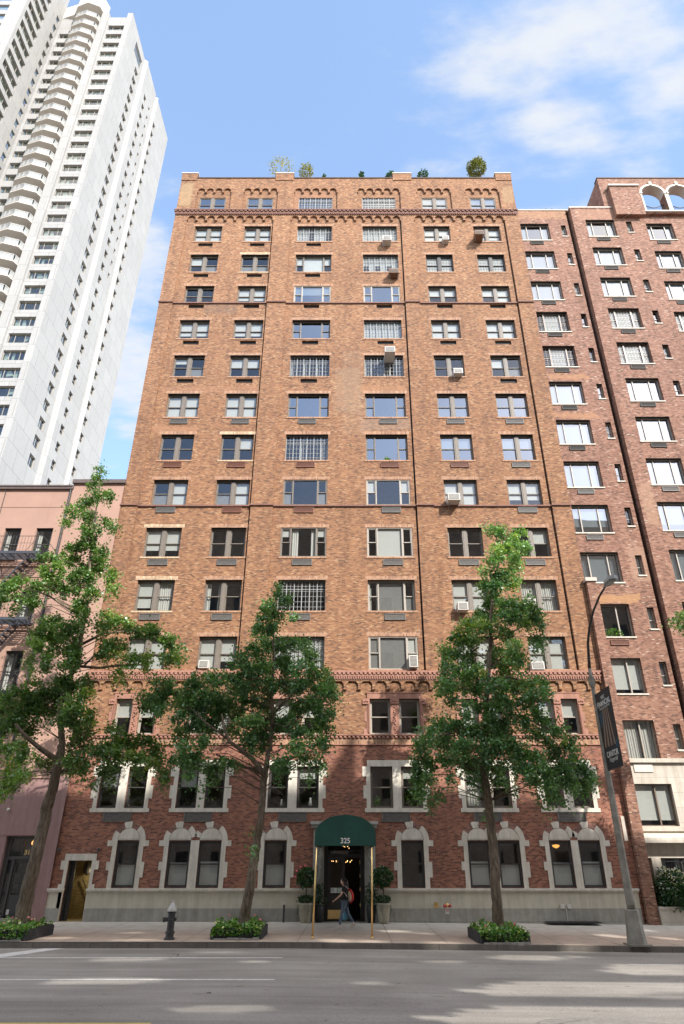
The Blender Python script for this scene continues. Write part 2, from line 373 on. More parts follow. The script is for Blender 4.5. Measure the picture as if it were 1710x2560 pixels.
def asphalt():
    t = NT('grey_asphalt'); v = t.mapping(); fine = t.noise(26, 6, .85, v); big = t.noise(.35, 5, .6, v)
    streak = t.noise(1, 4, .6, t.mapping(scale=(.15, 2.2, 1)))
    c = t.ramp(fine, [(.28, (.16, .15, .137)), (.5, (.285, .27, .247)), (.72, (.43, .41, .372))])
    c = t.mix(1, c, t.ramp(big, [(.3, (.82, .81, .8)), (.7, (1.14, 1.13, 1.12))]), 'MULTIPLY')
    c = t.mix(1, c, t.ramp(streak, [(.35, (.86, .85, .84)), (.6, (1.06, 1.06, 1.06))]), 'MULTIPLY')
    vo = t.new('ShaderNodeTexVoronoi', feature='DISTANCE_TO_EDGE'); vo.inputs['Scale'].default_value = .22
    wv = t.new('ShaderNodeVectorMath', operation='ADD'); t.l.new(v, wv.inputs[0])
    nn = t.new('ShaderNodeTexNoise'); nn.inputs['Scale'].default_value = 1.2; nn.inputs['Detail'].default_value = 5; t.l.new(v, nn.inputs['Vector']); t.l.new(nn.outputs[1], wv.inputs[1]); t.l.new(wv.outputs[0], vo.inputs['Vector'])
    cr = t.math('LESS_THAN', vo.outputs['Distance'], .0035); cr = t.math('MULTIPLY', cr, t.math('GREATER_THAN', t.noise(.5, 3, .5, v), .66))
    c = t.mix(cr, c, (.03, .028, .026))
    spots = t.math('GREATER_THAN', t.noise(7, 2, .4, t.mapping(scale=(.45, 1.2, 1))), .745)
    c = t.mix(spots, c, (.05, .047, .044))
    oil = t.noise(1, 5, .6, t.mapping(scale=(.12, .75, 1))); c = t.mix(1, c, t.ramp(oil, [(.36, (.80, .79, .78)), (.52, (1, 1, 1))]), 'MULTIPLY')
    t.col(c); t.b.inputs['Roughness'].default_value = .82; t.bump(fine, .4, .006); return t.m
def concrete():
    t = NT('pavement_concrete'); v = t.mapping(); fine = t.noise(70, 3, .7, v); big = t.noise(.7, 5, .6, v)
    sp = t.new('ShaderNodeSeparateXYZ'); t.l.new(v, sp.inputs[0])
    # brown tinted flags along the kerb, grey ones along the houses
    k = t.math('ADD', sp.outputs[1], t.math('MULTIPLY', t.math('SUBTRACT', big, .5), 1.6))
    mr = t.new('ShaderNodeMapRange', interpolation_type='SMOOTHSTEP'); t.l.new(k, mr.inputs[0]); mr.inputs[1].default_value = 26.2; mr.inputs[2].default_value = 29.6
    c = t.mix(mr.outputs[0], (.45, .37, .305), (.50, .475, .43))
    c = t.mix(1, c, t.ramp(fine, [(.3, (.85, .85, .85)), (.7, (1.12, 1.12, 1.12))]), 'MULTIPLY')
    c = t.mix(1, c, t.ramp(t.noise(2.2, 6, .65, v), [(.3, (.82, .8, .78)), (.6, (1.05, 1.05, 1.05))]), 'MULTIPLY')
    t.col(c); t.b.inputs['Roughness'].default_value = .85; t.bump(fine, .2, .003); return t.m
M['asphalt'] = asphalt(); M['concrete'] = concrete()
M['joint'] = plain('pavement_joint', (.12, .10, .085), .9)
M['kerb'] = stone('kerb_granite', (.15, .135, .12), 1.8, 9, .012, .5, .2)
M['paint'] = plain('white_road_paint', (.62, .61, .59), .6, var=.2, scale=5)
M['yellow'] = plain('yellow_road_paint', (.62, .46, .12), .6, var=.2, scale=5)

def sheet(y0, y1, fz, dz=0, xs=(-2500, -60, -30, -2, 5, 12, 20, 40, 60, 2500), ny=1):
    b = MB()
    for i in range(len(xs) - 1):
        for j in range(ny):
            a = y0 + (y1 - y0) * j / ny; c = y0 + (y1 - y0) * (j + 1) / ny
            b.q((xs[i], a, fz(xs[i], a) + dz), (xs[i + 1], a, fz(xs[i + 1], a) + dz), (xs[i + 1], c, fz(xs[i + 1], c) + dz), (xs[i], c, fz(xs[i], c) + dz))
    return b
struct(sheet(-2500, 2500, lambda X, Y: -1.0).build('ground', M['concrete']))
struct(sheet(5.6, CURB, lambda X, Y: -.15 + zdrop(X)).build('road', M['asphalt']))
b = sheet(CURB + .16, 60, lambda X, Y: zdrop(X) * max(0, 32 - Y) / 7.8); struct(b.build('pavement', M['concrete']))
b = sheet(-2, 5.45, lambda X, Y: zdrop(X)); struct(b.build('far_pavement', M['concrete']))
b = MB()
xk = [-60 + 1.9 * i for i in range(75)]
for i in range(len(xk) - 1):
    x0, x1 = xk[i] + .004, xk[i + 1] - .004
    for (ya, yb) in ((CURB, CURB + .16), (5.45, 5.6)):
        h0, h1 = zdrop(x0) + .004, zdrop(x1) + .004
        n = len(b.v)
        b.v += [(x0, ya, h0 - .3), (x1, ya, h1 - .3), (x1, yb, h1 - .3), (x0, yb, h0 - .3), (x0, ya, h0), (x1, ya, h1), (x1, yb, h1), (x0, yb, h0)]
        for f in ((4, 5, 6, 7), (0, 1, 5, 4), (1, 2, 6, 5), (2, 3, 7, 6), (3, 0, 4, 7)): b.f.append(tuple(n + q for q in f)); b.m.append(0)
struct(b.build('kerb', M['kerb']))
# pavement joints
b = MB()
def strip(b, x0, y0, x1, y1, wd, dz, f=gz):
    d = Vector((x1 - x0, y1 - y0)); nrm = Vector((-d.y, d.x)).normalized() * wd / 2
    b.q((x0 - nrm.x, y0 - nrm.y, f(x0, y0) + dz), (x0 + nrm.x, y0 + nrm.y, f(x0, y0) + dz), (x1 + nrm.x, y1 + nrm.y, f(x1, y1) + dz), (x1 - nrm.x, y1 - nrm.y, f(x1, y1) + dz))
for X in (-22, -20, -16.4, -14.9, -12.9, -11.1, -9.0, -7.2, -5.25, -3.5, -1.62, 1.36, 3.1, 4.9, 6.7, 8.5, 10.3, 12.1, 14, 16, 18, 20): strip(b, X, CURB + .17, X, 31.95, .016, .003)
for Y in (26.9, 29.5):
    for X in range(-24, 24, 2): strip(b, X, Y, X + 2, Y, .014, .003)
struct(b.build('pavement_joints', M['joint']))
b = MB()
def rz(X, Y): return -.15 + zdrop(X)
def line(x0, x1, Y, wd, Y1=None):
    n = 8
    for i in range(n):
        a = x0 + (x1 - x0) * i / n; c = x0 + (x1 - x0) * (i + 1) / n; Y1_ = Y if Y1 is None else Y1
        ya = Y + (Y1_ - Y) * i / n; yc = Y + (Y1_ - Y) * (i + 1) / n; strip(b, a, ya, c, yc, wd, .004, rz)
line(-30, -1.85, 21.97, .13); line(-30, -1.7, 18.2, .13); line(7.56, 24, 21.42, .07)
b.poly([(x, y, rz(x, y) + .006) for x, y in ((-10.6, 21.9), (-9.75, 21.9), (-8.75, 24.12), (-9.35, 24.12))])
struct(b.build('road_markings', M['paint']))
b = MB(); line(-30, -3.3, 13.62, .12); struct(b.build('road_centre_line', M['yellow']))
b = MB(); b.poly([(x, y, rz(x, y) + .005) for x, y in [(4.15 + .95 * math.cos(a) * (1.3 if math.cos(a) > 0 else 1), 13.9 + .52 * math.sin(a)) for a in [2 * PI * i / 24 + .2 * math.sin(3 * i) for i in range(24)]]])
struct(b.build('road_patch', plain('pale_asphalt_patch', (.23, .215, .195), .85, var=.2, scale=12)))

# ------------------------------------------------------------------ windows
WC = {}
def sash(b, x0, x1, z0, z1, y, st=.045, d=.035):
    b.box(x0, x0 + st, y, y + d, z0, z1); b.box(x1 - st, x1, y, y + d, z0, z1)
    b.box(x0 + st, x1 - st, y, y + d, z0, z0 + st); b.box(x0 + st, x1 - st, y, y + d, z1 - st, z1)
def pane(g, x0, x1, z0, z1, y): g.q((x0, y, z0), (x1, y, z0), (x1, y, z1), (x0, y, z1))
def dh(b, g, x0, x1, z0, z1, y, lattice=0, split=.5):
    """double hung pair of sashes"""
    zm = z0 + (z1 - z0) * split
    sash(b, x0, x1, zm - .02, z1, y); sash(b, x0, x1, z0, zm + .02, y + .037)
    pane(g, x0 + .03, x1 - .03, zm, z1 - .03, y + .018); pane(g, x0 + .03, x1 - .03, z0 + .03, zm, y + .055)
    if lattice:
        for i in range(1, lattice):
            x = x0 + (x1 - x0) * i / lattice; b.box(x - .009, x + .009, y + .004, y + .012, zm, z1); b.box(x - .009, x + .009, y + .041, y + .049, z0, zm)
        for (a, c, yy) in ((zm, z1, y), (z0, zm, y + .037)):
            for i in range(1, 3): z = a + (c - a) * i / 3; b.box(x0, x1, yy + .002, yy + .014, z - .009, z + .009)
def win_meshes(kind, wd, h, fm, gm, plate=.05):
    key = (kind, round(wd, 2), round(h, 2), fm, gm, plate)
    if key in WC: return WC[key]
    b = MB(); g = MB(); cells = []
    x0, x1 = -wd / 2, wd / 2; fw = .06
    if kind in ('D', 'L'):
        mw = .25 if wd > 1.4 else 0
        b.box(x0, x0 + fw, -.02, .12, 0, h); b.box(x1 - fw, x1, -.02, .12, 0, h); b.box(x0 + fw, x1 - fw, -.02, .12, h - fw, h); b.box(x0 + fw, x1 - fw, -.02, .12, 0, .05)
        if mw:
            b.box(-mw / 2, mw / 2, -.05, .12, .05, h - fw); b.box(-mw / 4, mw / 4, -.065, -.051, .05, h - fw)
            cells = [(x0 + fw, -mw / 2), (mw / 2, x1 - fw)]
        else: cells = [(x0 + fw, x1 - fw)]
        for a, c in cells: dh(b, g, a, c, .05, h - fw, .01, 4 if kind == 'L' else 0)
    elif kind == 'P':
        b.box(x0, x0 + fw, -.02, .12, 0, h); b.box(x1 - fw, x1, -.02, .12, 0, h); b.box(x0 + fw, x1 - fw, -.02, .12, h - .05, h); b.box(x0 + fw, x1 - fw, -.02, .12, 0, .05)
        sw = .46; a = x0 + fw + sw; c = x1 - fw - sw
        b.box(a, a + .07, -.03, .12, .05, h - .05); b.box(c - .07, c, -.03, .12, .05, h - .05)
        dh(b, g, x0 + fw, a, .05, h - .05, .01); dh(b, g, c, x1 - fw, .05, h - .05, .01)
        pane(g, a + .07, c - .07, .05, h - .05, .04); cells = [(x0 + fw, a), (a + .07, c - .07), (c, x1 - fw)]
    elif kind in ('T', 'U'):        # fixed lights between slim mullions
        b.box(x0, x0 + .05, -.02, .1, 0, h); b.box(x1 - .05, x1, -.02, .1, 0, h); b.box(x0 + .05, x1 - .05, -.02, .1, h - .05, h); b.box(x0 + .05, x1 - .05, -.02, .1, 0, .05)
        cuts = ([x0 + wd * .23, x1 - wd * .27] if kind == 'T' else [x0 + wd * .6]) if wd > .8 else []
        e = [x0 + .05] + cuts + [x1 - .05]
        for c_ in cuts: b.box(c_ - .03, c_ + .03, -.02, .1, .05, h - .05)
        for i in range(len(e) - 1):
            a = e[i] + (.03 if i else 0); c = e[i + 1] - (.03 if i < len(e) - 2 else 0); pane(g, a, c, .05, h - .05, .04); cells.append((a, c))
        if wd < .8: b.box(x0 + .05, x1 - .05, .0, .06, h * .42, h * .42 + .04)
    elif kind == 'G':
        b.box(x0, x0 + .04, -.01, .06, 0, h); b.box(x1 - .04, x1, -.01, .06, 0, h); b.box(x0 + .04, x1 - .04, -.01, .06, h - .04, h); b.box(x0 + .04, x1 - .04, -.01, .06, 0, .04)
        nb = 6 if wd > 2 else 4; cw = (wd - .08) / nb
        for i in range(1, nb): x = x0 + .04 + cw * i; b.box(x - .022, x + .022, -.02, .04, .04, h - .04)
        b.box(x0 + .04, x1 - .04, -.012, .03, h * .72, h * .72 + .035)
        for i in range(nb): x = x0 + .04 + cw * (i + .5); b.box(x - .009, x + .009, .0, .02, .04, h - .04)
        for i in range(1, 6): z = h * i / 6; b.box(x0 + .04, x1 - .04, .001, .019, z - .009, z + .009)
        pane(g, x0 + .04, x1 - .04, .04, h - .04, .025); cells = [(x0 + .04 + cw * i, x0 + .04 + cw * (i + 1)) for i in range(nb)]
    elif kind == 'K':               # leaded three light window of the rose brick house
        b.box(x0, x0 + .05, -.02, .1, 0, h); b.box(x1 - .05, x1, -.02, .1, 0, h); b.box(x0 + .05, x1 - .05, -.02, .1, h - .05, h); b.box(x0 + .05, x1 - .05, -.02, .1, 0, .05)
        a = x0 + wd * .24; c = x1 - wd * .24
        for q_ in (a, c): b.box(q_ - .05, q_ + .05, -.03, .1, .05, h - .05)
        for (p0, p1, nn) in ((x0 + .05, a - .05, 2), (a + .05, c - .05, 5), (c + .05, x1 - .05, 2)):
            for i in range(1, nn): x = p0 + (p1 - p0) * i / nn; b.box(x - .01, x + .01, .0, .02, .05, h - .05)
            pane(g, p0, p1, .05, h - .05, .03); cells.append((p0, p1))
            for i in range(1, 5): z = h * i / 5; b.box(p0, p1, .001, .019, z - .01, z + .01)
            if nn == 2: b.box(p0, p1, -.005, .05, h * .48, h * .48 + .04)
    b.box(x0 + .002, x1 - .002, -plate, .12, h - .012, h - .001, 1)  # thin black plate puts the reveal's shade into the window head
    r = (b.mesh('window', [M[fm], M['head_shade']]), g.mesh('pane', M[gm]), cells); WC[key] = r; return r
BC = {}
def cover_mesh(cells, h, code):
    """blinds and curtains: one letter per light. F full blind, H upper half, T top third, Q three quarters, N none, S side curtains, C closed curtain, X dark screen in the lower half"""
    key = (tuple(cells), round(h, 2), code)
    if key in BC: return BC[key]
    b = MB(); any_ = False
    for i, (a, c) in enumerate(cells):
        k = code[i % len(code)]
        y = .098
        if k in 'FHTQR':
            f = {'F': 1, 'H': .5, 'T': .3, 'Q': .74, 'R': .88}[k]; z = h - (h - .05) * f; b.q((a, y, z), (c, y, z), (c, y, h), (a, y, h)); b.box(a, c, y - .012, y + .012, z, z + .03); any_ = True
        if k == 'G': b.q((a, y, .05), (c, y, .05), (c, y, h), (a, y, h), 1); any_ = True
        if k == 'X': b.q((a, .085, .05), (c, .085, .05), (c, .085, h * .5), (a, .085, h * .5), 1); any_ = True
        if k in 'SC':
            segs = [(a, c)] if k == 'C' else [(a, a + (c - a) * .28), (c - (c - a) * .2, c)]
            for (p, q) in segs:
                n = max(4, int((q - p) / .03)); any_ = True
                for j in range(n):
                    u0 = p + (q - p) * j / n; u1 = p + (q - p) * (j + 1) / n
                    y0 = .17 + .025 * math.sin(u0 * 55) + .01 * math.sin(u0 * 23); y1 = .17 + .025 * math.sin(u1 * 55) + .01 * math.sin(u1 * 23)
                    b.q((u0, y0, .05), (u1, y1, .05), (u1, y1, h), (u0, y0, h), 2)
    BC[key] = b.mesh('blind', [M['blind'], M['blind_grey'], M['curtain']]) if any_ else None
    return BC[key]
LC = {}
def lintel_mesh(wd, h, lm, sill=True, set_=.0):
    key = (round(wd, 2), round(h, 2), lm, sill, set_)
    if key in LC: return LC[key]
    b = MB(); b.box(-wd / 2 - .12, wd / 2 + .12, -set_ - .006, -set_ + .02, h + .002, h + .21)
    if sill: b.box(-wd / 2 - .08, wd / 2 + .08, -set_ - .035, -set_ + .1, -.10, -.001, 0)
    LC[key] = b.mesh('lintel', M[lm]); return LC[key]
def window(parent, X, Z, wd, h, kind='D', code='N', fm='frame', gm='glass', y=32.0, set_=.16, lint=None, label=None, rot=0, sill=True, name='window'):
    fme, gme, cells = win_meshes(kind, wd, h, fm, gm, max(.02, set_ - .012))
    o = link(name, fme, parent, (X, y + set_, Z)) if rot == 0 else link(name, fme, parent, (X, y, Z))
    if rot: o.rotation_euler = (0, 0, rot)
    if label: o['label'] = label
    sub('pane', gme, o)
    cm_ = cover_mesh(cells, h, code)
    if cm_: sub('blind', cm_, o)
    if lint: sub('lintel', lintel_mesh(wd, h, lint, sill, set_), o)
    return o
GC = {}
def vent(parent, X, Z, wd, h, mat, y):
    key = (wd, h, mat)
    if key not in GC:
        b = MB(); b.box(-wd / 2, wd / 2, .02, .06, 0, h)
        b.box(-wd / 2, -wd / 2 + .03, -.012, .02, 0, h); b.box(wd / 2 - .03, wd / 2, -.012, .02, 0, h); b.box(-wd / 2 + .03, wd / 2 - .03, -.012, .02, 0, .025); b.box(-wd / 2 + .03, wd / 2 - .03, -.02, .02, h - .025, h)
        for i in range(1, 6): z = h * i / 6; b.box(-wd / 2 + .03, wd / 2 - .03, .002, .02, z - .012, z + .004)
        GC[key] = b.mesh('vent_grille', M[mat])
    return link('vent_grille', GC[key], parent, (X, y, Z))

# ------------------------------------------------------------------ the tall brick house, number 325
XL, XR = -12.68, 12.33; YP = 32.0; YB = 32.13
mb = thing('apartment_building', 'tall tan brick apartment house with green canopy door, arched corbels and dark stepped cornices', 'building', (0, 32, 0))
TOPS = {4: 12.23, 5: 15.30, 6: 18.38, 7: 21.44, 8: 24.57, 9: 27.61, 10: 30.67, 11: 33.69, 12: 36.80, 13: 39.87, 14: 42.81, 15: 45.93}
BOTS = {4: 10.56, 5: 13.59, 6: 16.63, 7: 19.80, 8: 22.76, 9: 25.83, 10: 28.94, 11: 32.07, 12: 35.25, 13: 38.14, 14: 41.20, 15: 44.42}
COLS = [(-11.12, -9.15), (-7.55, -5.62), (-3.72, -1.22), (.99, 3.46), (5.40, 7.29), (9.0, 10.91)]
BAYS = [(-11.78, -5.47, 9), (-4.23, 3.80, 12), (4.73, 11.33, 9)]
VENTX = [-10.2, -6.51, -2.5, 2.37, 6.42, 9.96]
NOVENT = ((14, 3), (14, 4), (14, 5), (13, 3), (13, 4), (13, 5), (10, 4), (7, 4), (4, 0), (4, 1), (4, 2), (4, 3), (4, 4), (4, 5), (5, 4), (5, 5), (10, 3))
skin = MB()
# frieze band and upper wall, piers
Z0, Z1 = 10.40, 43.80
edges = [XL]
for a, c, n in BAYS: edges += [a, c]
edges.append(XR)
for i in range(0, len(edges), 2): skin.wall((0, YP, 0), (1, 0, 0), edges[i], edges[i + 1], 10.06, 44.5)
def arcade(b, x0, x1, n, zt, zs, zc, yf, yb, rr=.40, ky=1.0):
    wdt = (x1 - x0) / n; R = wdt * rr
    for k in range(n):
        cx_ = x0 + wdt * (k + .5); xs = [-wdt / 2, -R - .0001, -R] + [R * math.sin(PI / 2 * (j / 5)) * s for s in (-1, 1) for j in range(6)] + [R + .0001, wdt / 2]
        xs = sorted(set(round(q, 5) for q in xs))
        def lo(x): return zc if abs(x) > R else zs + ky * math.sqrt(max(0, R * R - x * x))
        for j in range(len(xs) - 1):
            a, c = xs[j], xs[j + 1]; 
            if c - a < .0002: a_, c_ = (zc, lo(c)) if lo(a) < lo(c) else (lo(a), zc)
            za, zb = lo(a), lo(c)
            b.q((cx_ + a, yf, za), (cx_ + c, yf, zb), (cx_ + c, yf, zt), (cx_ + a, yf, zt))
            b.q((cx_ + a, yf, za), (cx_ + c, yf, zb), (cx_ + c, yb, zb), (cx_ + a, yb, za))
        # corbel block
        b.box(cx_ + wdt / 2 - wdt * .12, cx_ + wdt / 2 + wdt * .12, yf - .02, yb, zc - .05, zc + .03)
for bi, (a, c, n) in enumerate(BAYS):
    holes = []
    for ci in (bi * 2, bi * 2 + 1):
        for r in range(4, 15): holes.append((COLS[ci][0], COLS[ci][1], BOTS[r], TOPS[r]))
    for ci in (bi * 2, bi * 2 + 1):
        for r in range(10, 15):
            if (r, ci) not in NOVENT: holes.append((VENTX[ci] - .52, VENTX[ci] + .52, BOTS[r] - .50, BOTS[r] - .18))
    skin.wall((0, YB, 0), (1, 0, 0), a, c - .075, 10.40, 44.5, holes, depth=.34)
    skin.q((a, YP, 10.4), (a, YB, 10.4), (a, YB, 43.5), (a, YP, 43.5)); skin.q((c, YP, 10.4), (c, YB + .35, 10.4), (c, YB + .35, 43.5), (c, YP, 43.5)); skin.q((c - .075, YB, 10.4), (c - .075, YB + .35, 10.4), (c - .075, YB + .35, 43.5), (c - .075, YB, 43.5)); skin.q((c - .075, YB + .35, 10.4), (c, YB + .35, 10.4), (c, YB + .35, 44.5), (c - .075, YB + .35, 44.5))
    arcade(skin, a, c, n, 44.5, 43.50, 43.34, YP, YB)
# top storey: recessed panels with four or five little arches
holes15 = []; panels = []
for ci, (a, c) in enumerate(COLS):
    m_ = (a + c) / 2; hw = 1.29 if ci in (0, 1, 4, 5) else 1.62
    if ci == 0: m_ = -10.06
    panels.append((m_ - hw, m_ + hw, 4 if ci in (0, 1, 4, 5) else 5))
e = [XL]
for p in panels: e += [p[0], p[1]]
e.append(XR)
for i in range(0, len(e), 2): skin.wall((0, YP, 0), (1, 0, 0), e[i], e[i + 1], 44.5, 47.9)
for ci, (a, c, n) in enumerate(panels):
    skin.wall((0, YB, 0), (1, 0, 0), a, c, 44.5, 47.9, [(COLS[ci][0], COLS[ci][1], BOTS[15], TOPS[15])], depth=.34)
    skin.q((a, YP, 44.5), (a, YB, 44.5), (a, YB, 47), (a, YP, 47)); skin.q((c, YP, 44.5), (c, YB, 44.5), (c, YB, 47), (c, YP, 47))
    arcade(skin, a, c, n, 47.9, 46.60, 46.42, YP, YB)
# base storeys 1 to 3
F3 = []; F2 = []; F1 = []
C3 = [(-10.17, .97), (-6.6, .97), (-2.43, 1.19), (2.19, 1.19), (6.35, .97), (9.98, .97)]
for cxx, hw in C3:
    wdt = .80 if hw < 1 else .98
    F3 += [(cxx - hw, cxx - hw + wdt, 7.47, 9.10), (cxx + hw - wdt, cxx + hw, 7.47, 9.10)]
C2 = [((-11.29, -10.42), (-10.05, -9.17)), ((-7.76, -6.84), (-6.49, -5.63)), ((-3.65, -2.75), (-2.35, -1.36)), ((.98, 1.99), (2.38, 3.33)), ((5.26, 6.12), (6.46, 7.33)), ((8.84, 9.70), (10.08, 10.96))]
for pr in C2: F2 += [(q[0], q[1], 4.31, 6.05) for q in pr]
C1 = [(-10.1, -9.14), (-7.85, -6.89), (-6.52, -5.55), (-3.68, -2.70), (2.28, 3.26), (5.18, 6.14), (6.48, 7.45), (8.73, 9.68), (10.0, 10.96)]
for q in C1: F1.append((q[0], q[1], 1.22, 3.0))
SVC = (-12.08, -11.06, 0.0, 2.24); ENT = (-1.06, .67, 0.0, 2.95)
skin.wall((0, YP, 0), (1, 0, 0), XL, XR, 7.2, 10.06, F3, depth=.34)
base_ = MB(); base_.wall((0, YP, 0), (1, 0, 0), XL, XR, -.3, 7.2, F2 + F1 + [SVC, ENT], depth=.34); base_.build('wall', M['brick_base'], mb)
skin.wall((0, YP - .10, 0), (1, 0, 0), XL, XR, 9.93, 10.1)
arcade(skin, XL, XR, 36, 9.95, 9.72, 9.58, YP - .10, YP + .001, .41, .85)
# flanks, back and roof
for X in (XL, XR):
    skin.q((X, 31.9 if False else 32, -.3), (X, 50, -.3), (X, 50, 47.9), (X, 32, 47.9))
skin.q((XL, 50, -.3), (XR, 50, -.3), (XR, 50, 47.9), (XL, 50, 47.9))
skin.box(XL + .02, XR - .02, 32.3, 49.9, 47.0, 47.1)
skin.build('wall', M['brick'], mb)
# dim rooms: a back wall and one floor slab per storey
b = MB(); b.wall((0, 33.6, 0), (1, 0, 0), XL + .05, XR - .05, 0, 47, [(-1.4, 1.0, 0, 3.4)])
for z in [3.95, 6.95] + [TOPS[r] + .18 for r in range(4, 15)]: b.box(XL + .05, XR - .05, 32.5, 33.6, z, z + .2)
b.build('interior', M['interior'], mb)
# parapet, coping, corner piers
b = MB(); b.box(XL, XR, YP - .001, YP + .35, 47.9, 48.0)
for x0, x1 in ((XL - .01, -11.50), (-5.55, -4.2), (3.35, 4.75), (11.15, XR + .01)): b.box(x0, x1, YP - .05, YP + .5, 47.75, 48.5)
b.build('parapet', M['brick'], mb)
b = MB(); b.box(-11.49, -5.56, YP - .06, YP + .4, 48.0, 48.07); b.box(-4.19, 3.34, YP - .06, YP + .4, 48.0, 48.07); b.box(4.76, 11.14, YP - .06, YP + .4, 48.0, 48.07); b.build('coping', M['coping'], mb)
b = MB()
for x0, x1 in ((XL - .01, -11.50), (-5.55, -4.2), (3.35, 4.75), (11.15, XR + .01)): b.box(x0 - .04, x1 + .04, YP - .09, YP + .54, 48.5, 48.6)
b.build('pier_cap', M['coping_light'], mb)
b = MB(); b.box(-.62, -.15, 33.0, 33.5, 47.1, 49.3); b.box(-.68, -.09, 32.95, 33.55, 49.3, 49.38); b.build('chimney', M['brick'], mb)
# upper cornice
def dentils(b, x0, x1, z0, z1, y0, y1, step, frac=.55):
    n = int((x1 - x0) / step)
    for i in range(n): x = x0 + step * i; b.box(x, x + step * frac, y0, y1, z0, z1)
b = MB(); b.box(XL - .10, XR + .03, YP - .15, YP, 44.26, 44.34); b.box(XL - .06, XR + .02, YP - .07, YP, 44.10, 44.26); dentils(b, XL - .05, XR, 44.14, 44.26, YP - .13, YP - .07, .3)
b.box(XL - .03, XR + .01, YP - .06, YP, 43.98, 44.09); dentils(b, XL, XR, 43.86, 43.98, YP - .10, YP - .0, .16, .5); b.box(XL, XR, YP - .03, YP, 43.84, 43.98)
b.build('cornice', M['terra_dark'], mb)
# lower cornice
b = MB(); b.box(XL - .03, XR + .03, YP - .17, YP + .13, 10.34, 10.44, 0); b.box(XL, XR, YP - .12, YP + .13, 10.24, 10.34, 1); dentils(b, XL, XR, 10.24, 10.335, YP - .19, YP - .12, .21)
b.box(XL, XR, YP - .15, YP, 10.15, 10.24, 0)
n = int(25 / .115)
for i in range(n): b.box(XL + .115 * i, XL + .115 * i + .06, YP - .15, YP - .09, 10.03, 10.148, 0)
b.box(XL, XR, YP - .11, YP, 9.98, 10.15, 1)
b.build('cornice', [M['terra'], M['terra_dark']], mb)
# belt courses
for z in (19.68, 35.13):
    b = MB()
    for i in range(len(edges) - 1):
        y = YP if i % 2 == 0 else YB
        b.box(edges[i] - (.0 if i % 2 else .04), edges[i + 1] + (.0 if i % 2 else .04), y - .09, y - .001, z, z + .09)
    b.build('belt_course', M['terra_dark'], mb)
# rope course below the third storey windows
b = MB(); b.box(XL, XR, YP - .10, YP, 7.40, 7.46, 0); b.box(XL, XR, YP - .02, YP, 7.26, 7.40, 1)
n = int(25 / .2)
for i in range(n):
    x = XL + .2 * i; b.sphere((x + .1, YP - .045, 7.33), .062, 6, 0, 1, 1.25, 1)
b.box(XL, XR, YP - .02, YP, 7.02, 7.26, 2); b.box(XL, XR, YP - .05, YP, 6.985, 7.02, 0)
b.build('rope_moulding', [M['terra'], M['terra_dark'], M['soldier']], mb)

# third storey surrounds in pink terracotta
for cxx, hw in C3:
    wdt = .80 if hw < 1 else .98; b = MB(); y0, y1 = YP - .03, YP + .02
    L, R = cxx - hw, cxx + hw
    b.box(L - .13, R + .13, y0 - .03, y1, 9.102, 9.36); b.box(L - .17, R + .17, y0 - .05, y1, 9.36, 9.40)
    for s, e_ in ((-1, L), (1, R)):
        for (za, zb, ww) in ((7.47, 7.72, .3), (7.72, 8.05, .16), (8.05, 8.5, .26), (8.5, 8.85, .16)):
            xa, xb = (e_ - ww, e_ - .002) if s < 0 else (e_ + .002, e_ + ww); b.box(xa, xb, y0, y1, za, zb)
        xa, xb = (e_ - .34, e_ - .002) if s < 0 else (e_ + .002, e_ + .34); b.box(xa, xb, y0 - .04, y1, 8.85, 9.10)
        for k in range(3): b.sphere(((xa + xb) / 2 + (k - 1) * .08, y0 - .05, 8.97 + .03 * (k % 2)), .04, 6)
        n = 13                                   # twisted colonnette beside the glass
        for k in range(n): z = 7.5 + 1.33 * k / n; b.tube([(e_ - s * .0 - .02 * s * -1, y0 - .01, z), (e_ + .05 * s, y0 - .035, z + .06), (e_ + .09 * s, y0 - .01, z + .12)], .024, 5)
    ml, mr_ = L + wdt, R - wdt
    b.box(ml + .002, mr_ - .002, y0, y1, 7.47, 8.86); b.box(ml - .0, mr_ + .0, y0 - .05, y1, 8.86, 9.10)
    for k in range(16):                          # carved vine on the middle post
        z = 7.55 + 1.25 * k / 16; b.sphere(((ml + mr_) / 2 + .05 * math.sin(k * 1.9), y0 - .012, z), .042, 6)
    for k in range(3): b.sphere(((ml + mr_) / 2 + (k - 1) * .08, y0 - .05, 8.99), .035, 6)
    b.build('terracotta_surround', M['terra'], mb)
CODE3 = ['H', 'F', 'N', 'N', 'F', 'H']
for i, (cxx, hw) in enumerate(C3):
    wdt = .80 if hw < 1 else .98
    for s in (-1, 1):
        X = cxx + s * (hw - wdt / 2)
        window(mb, X, 7.47, wdt, 1.63, 'D', {'H': 'H', 'F': 'R', 'N': 'N'}[CODE3[i]] if i != 2 else 'H', 'frame_light', 'glass', YP, .17)
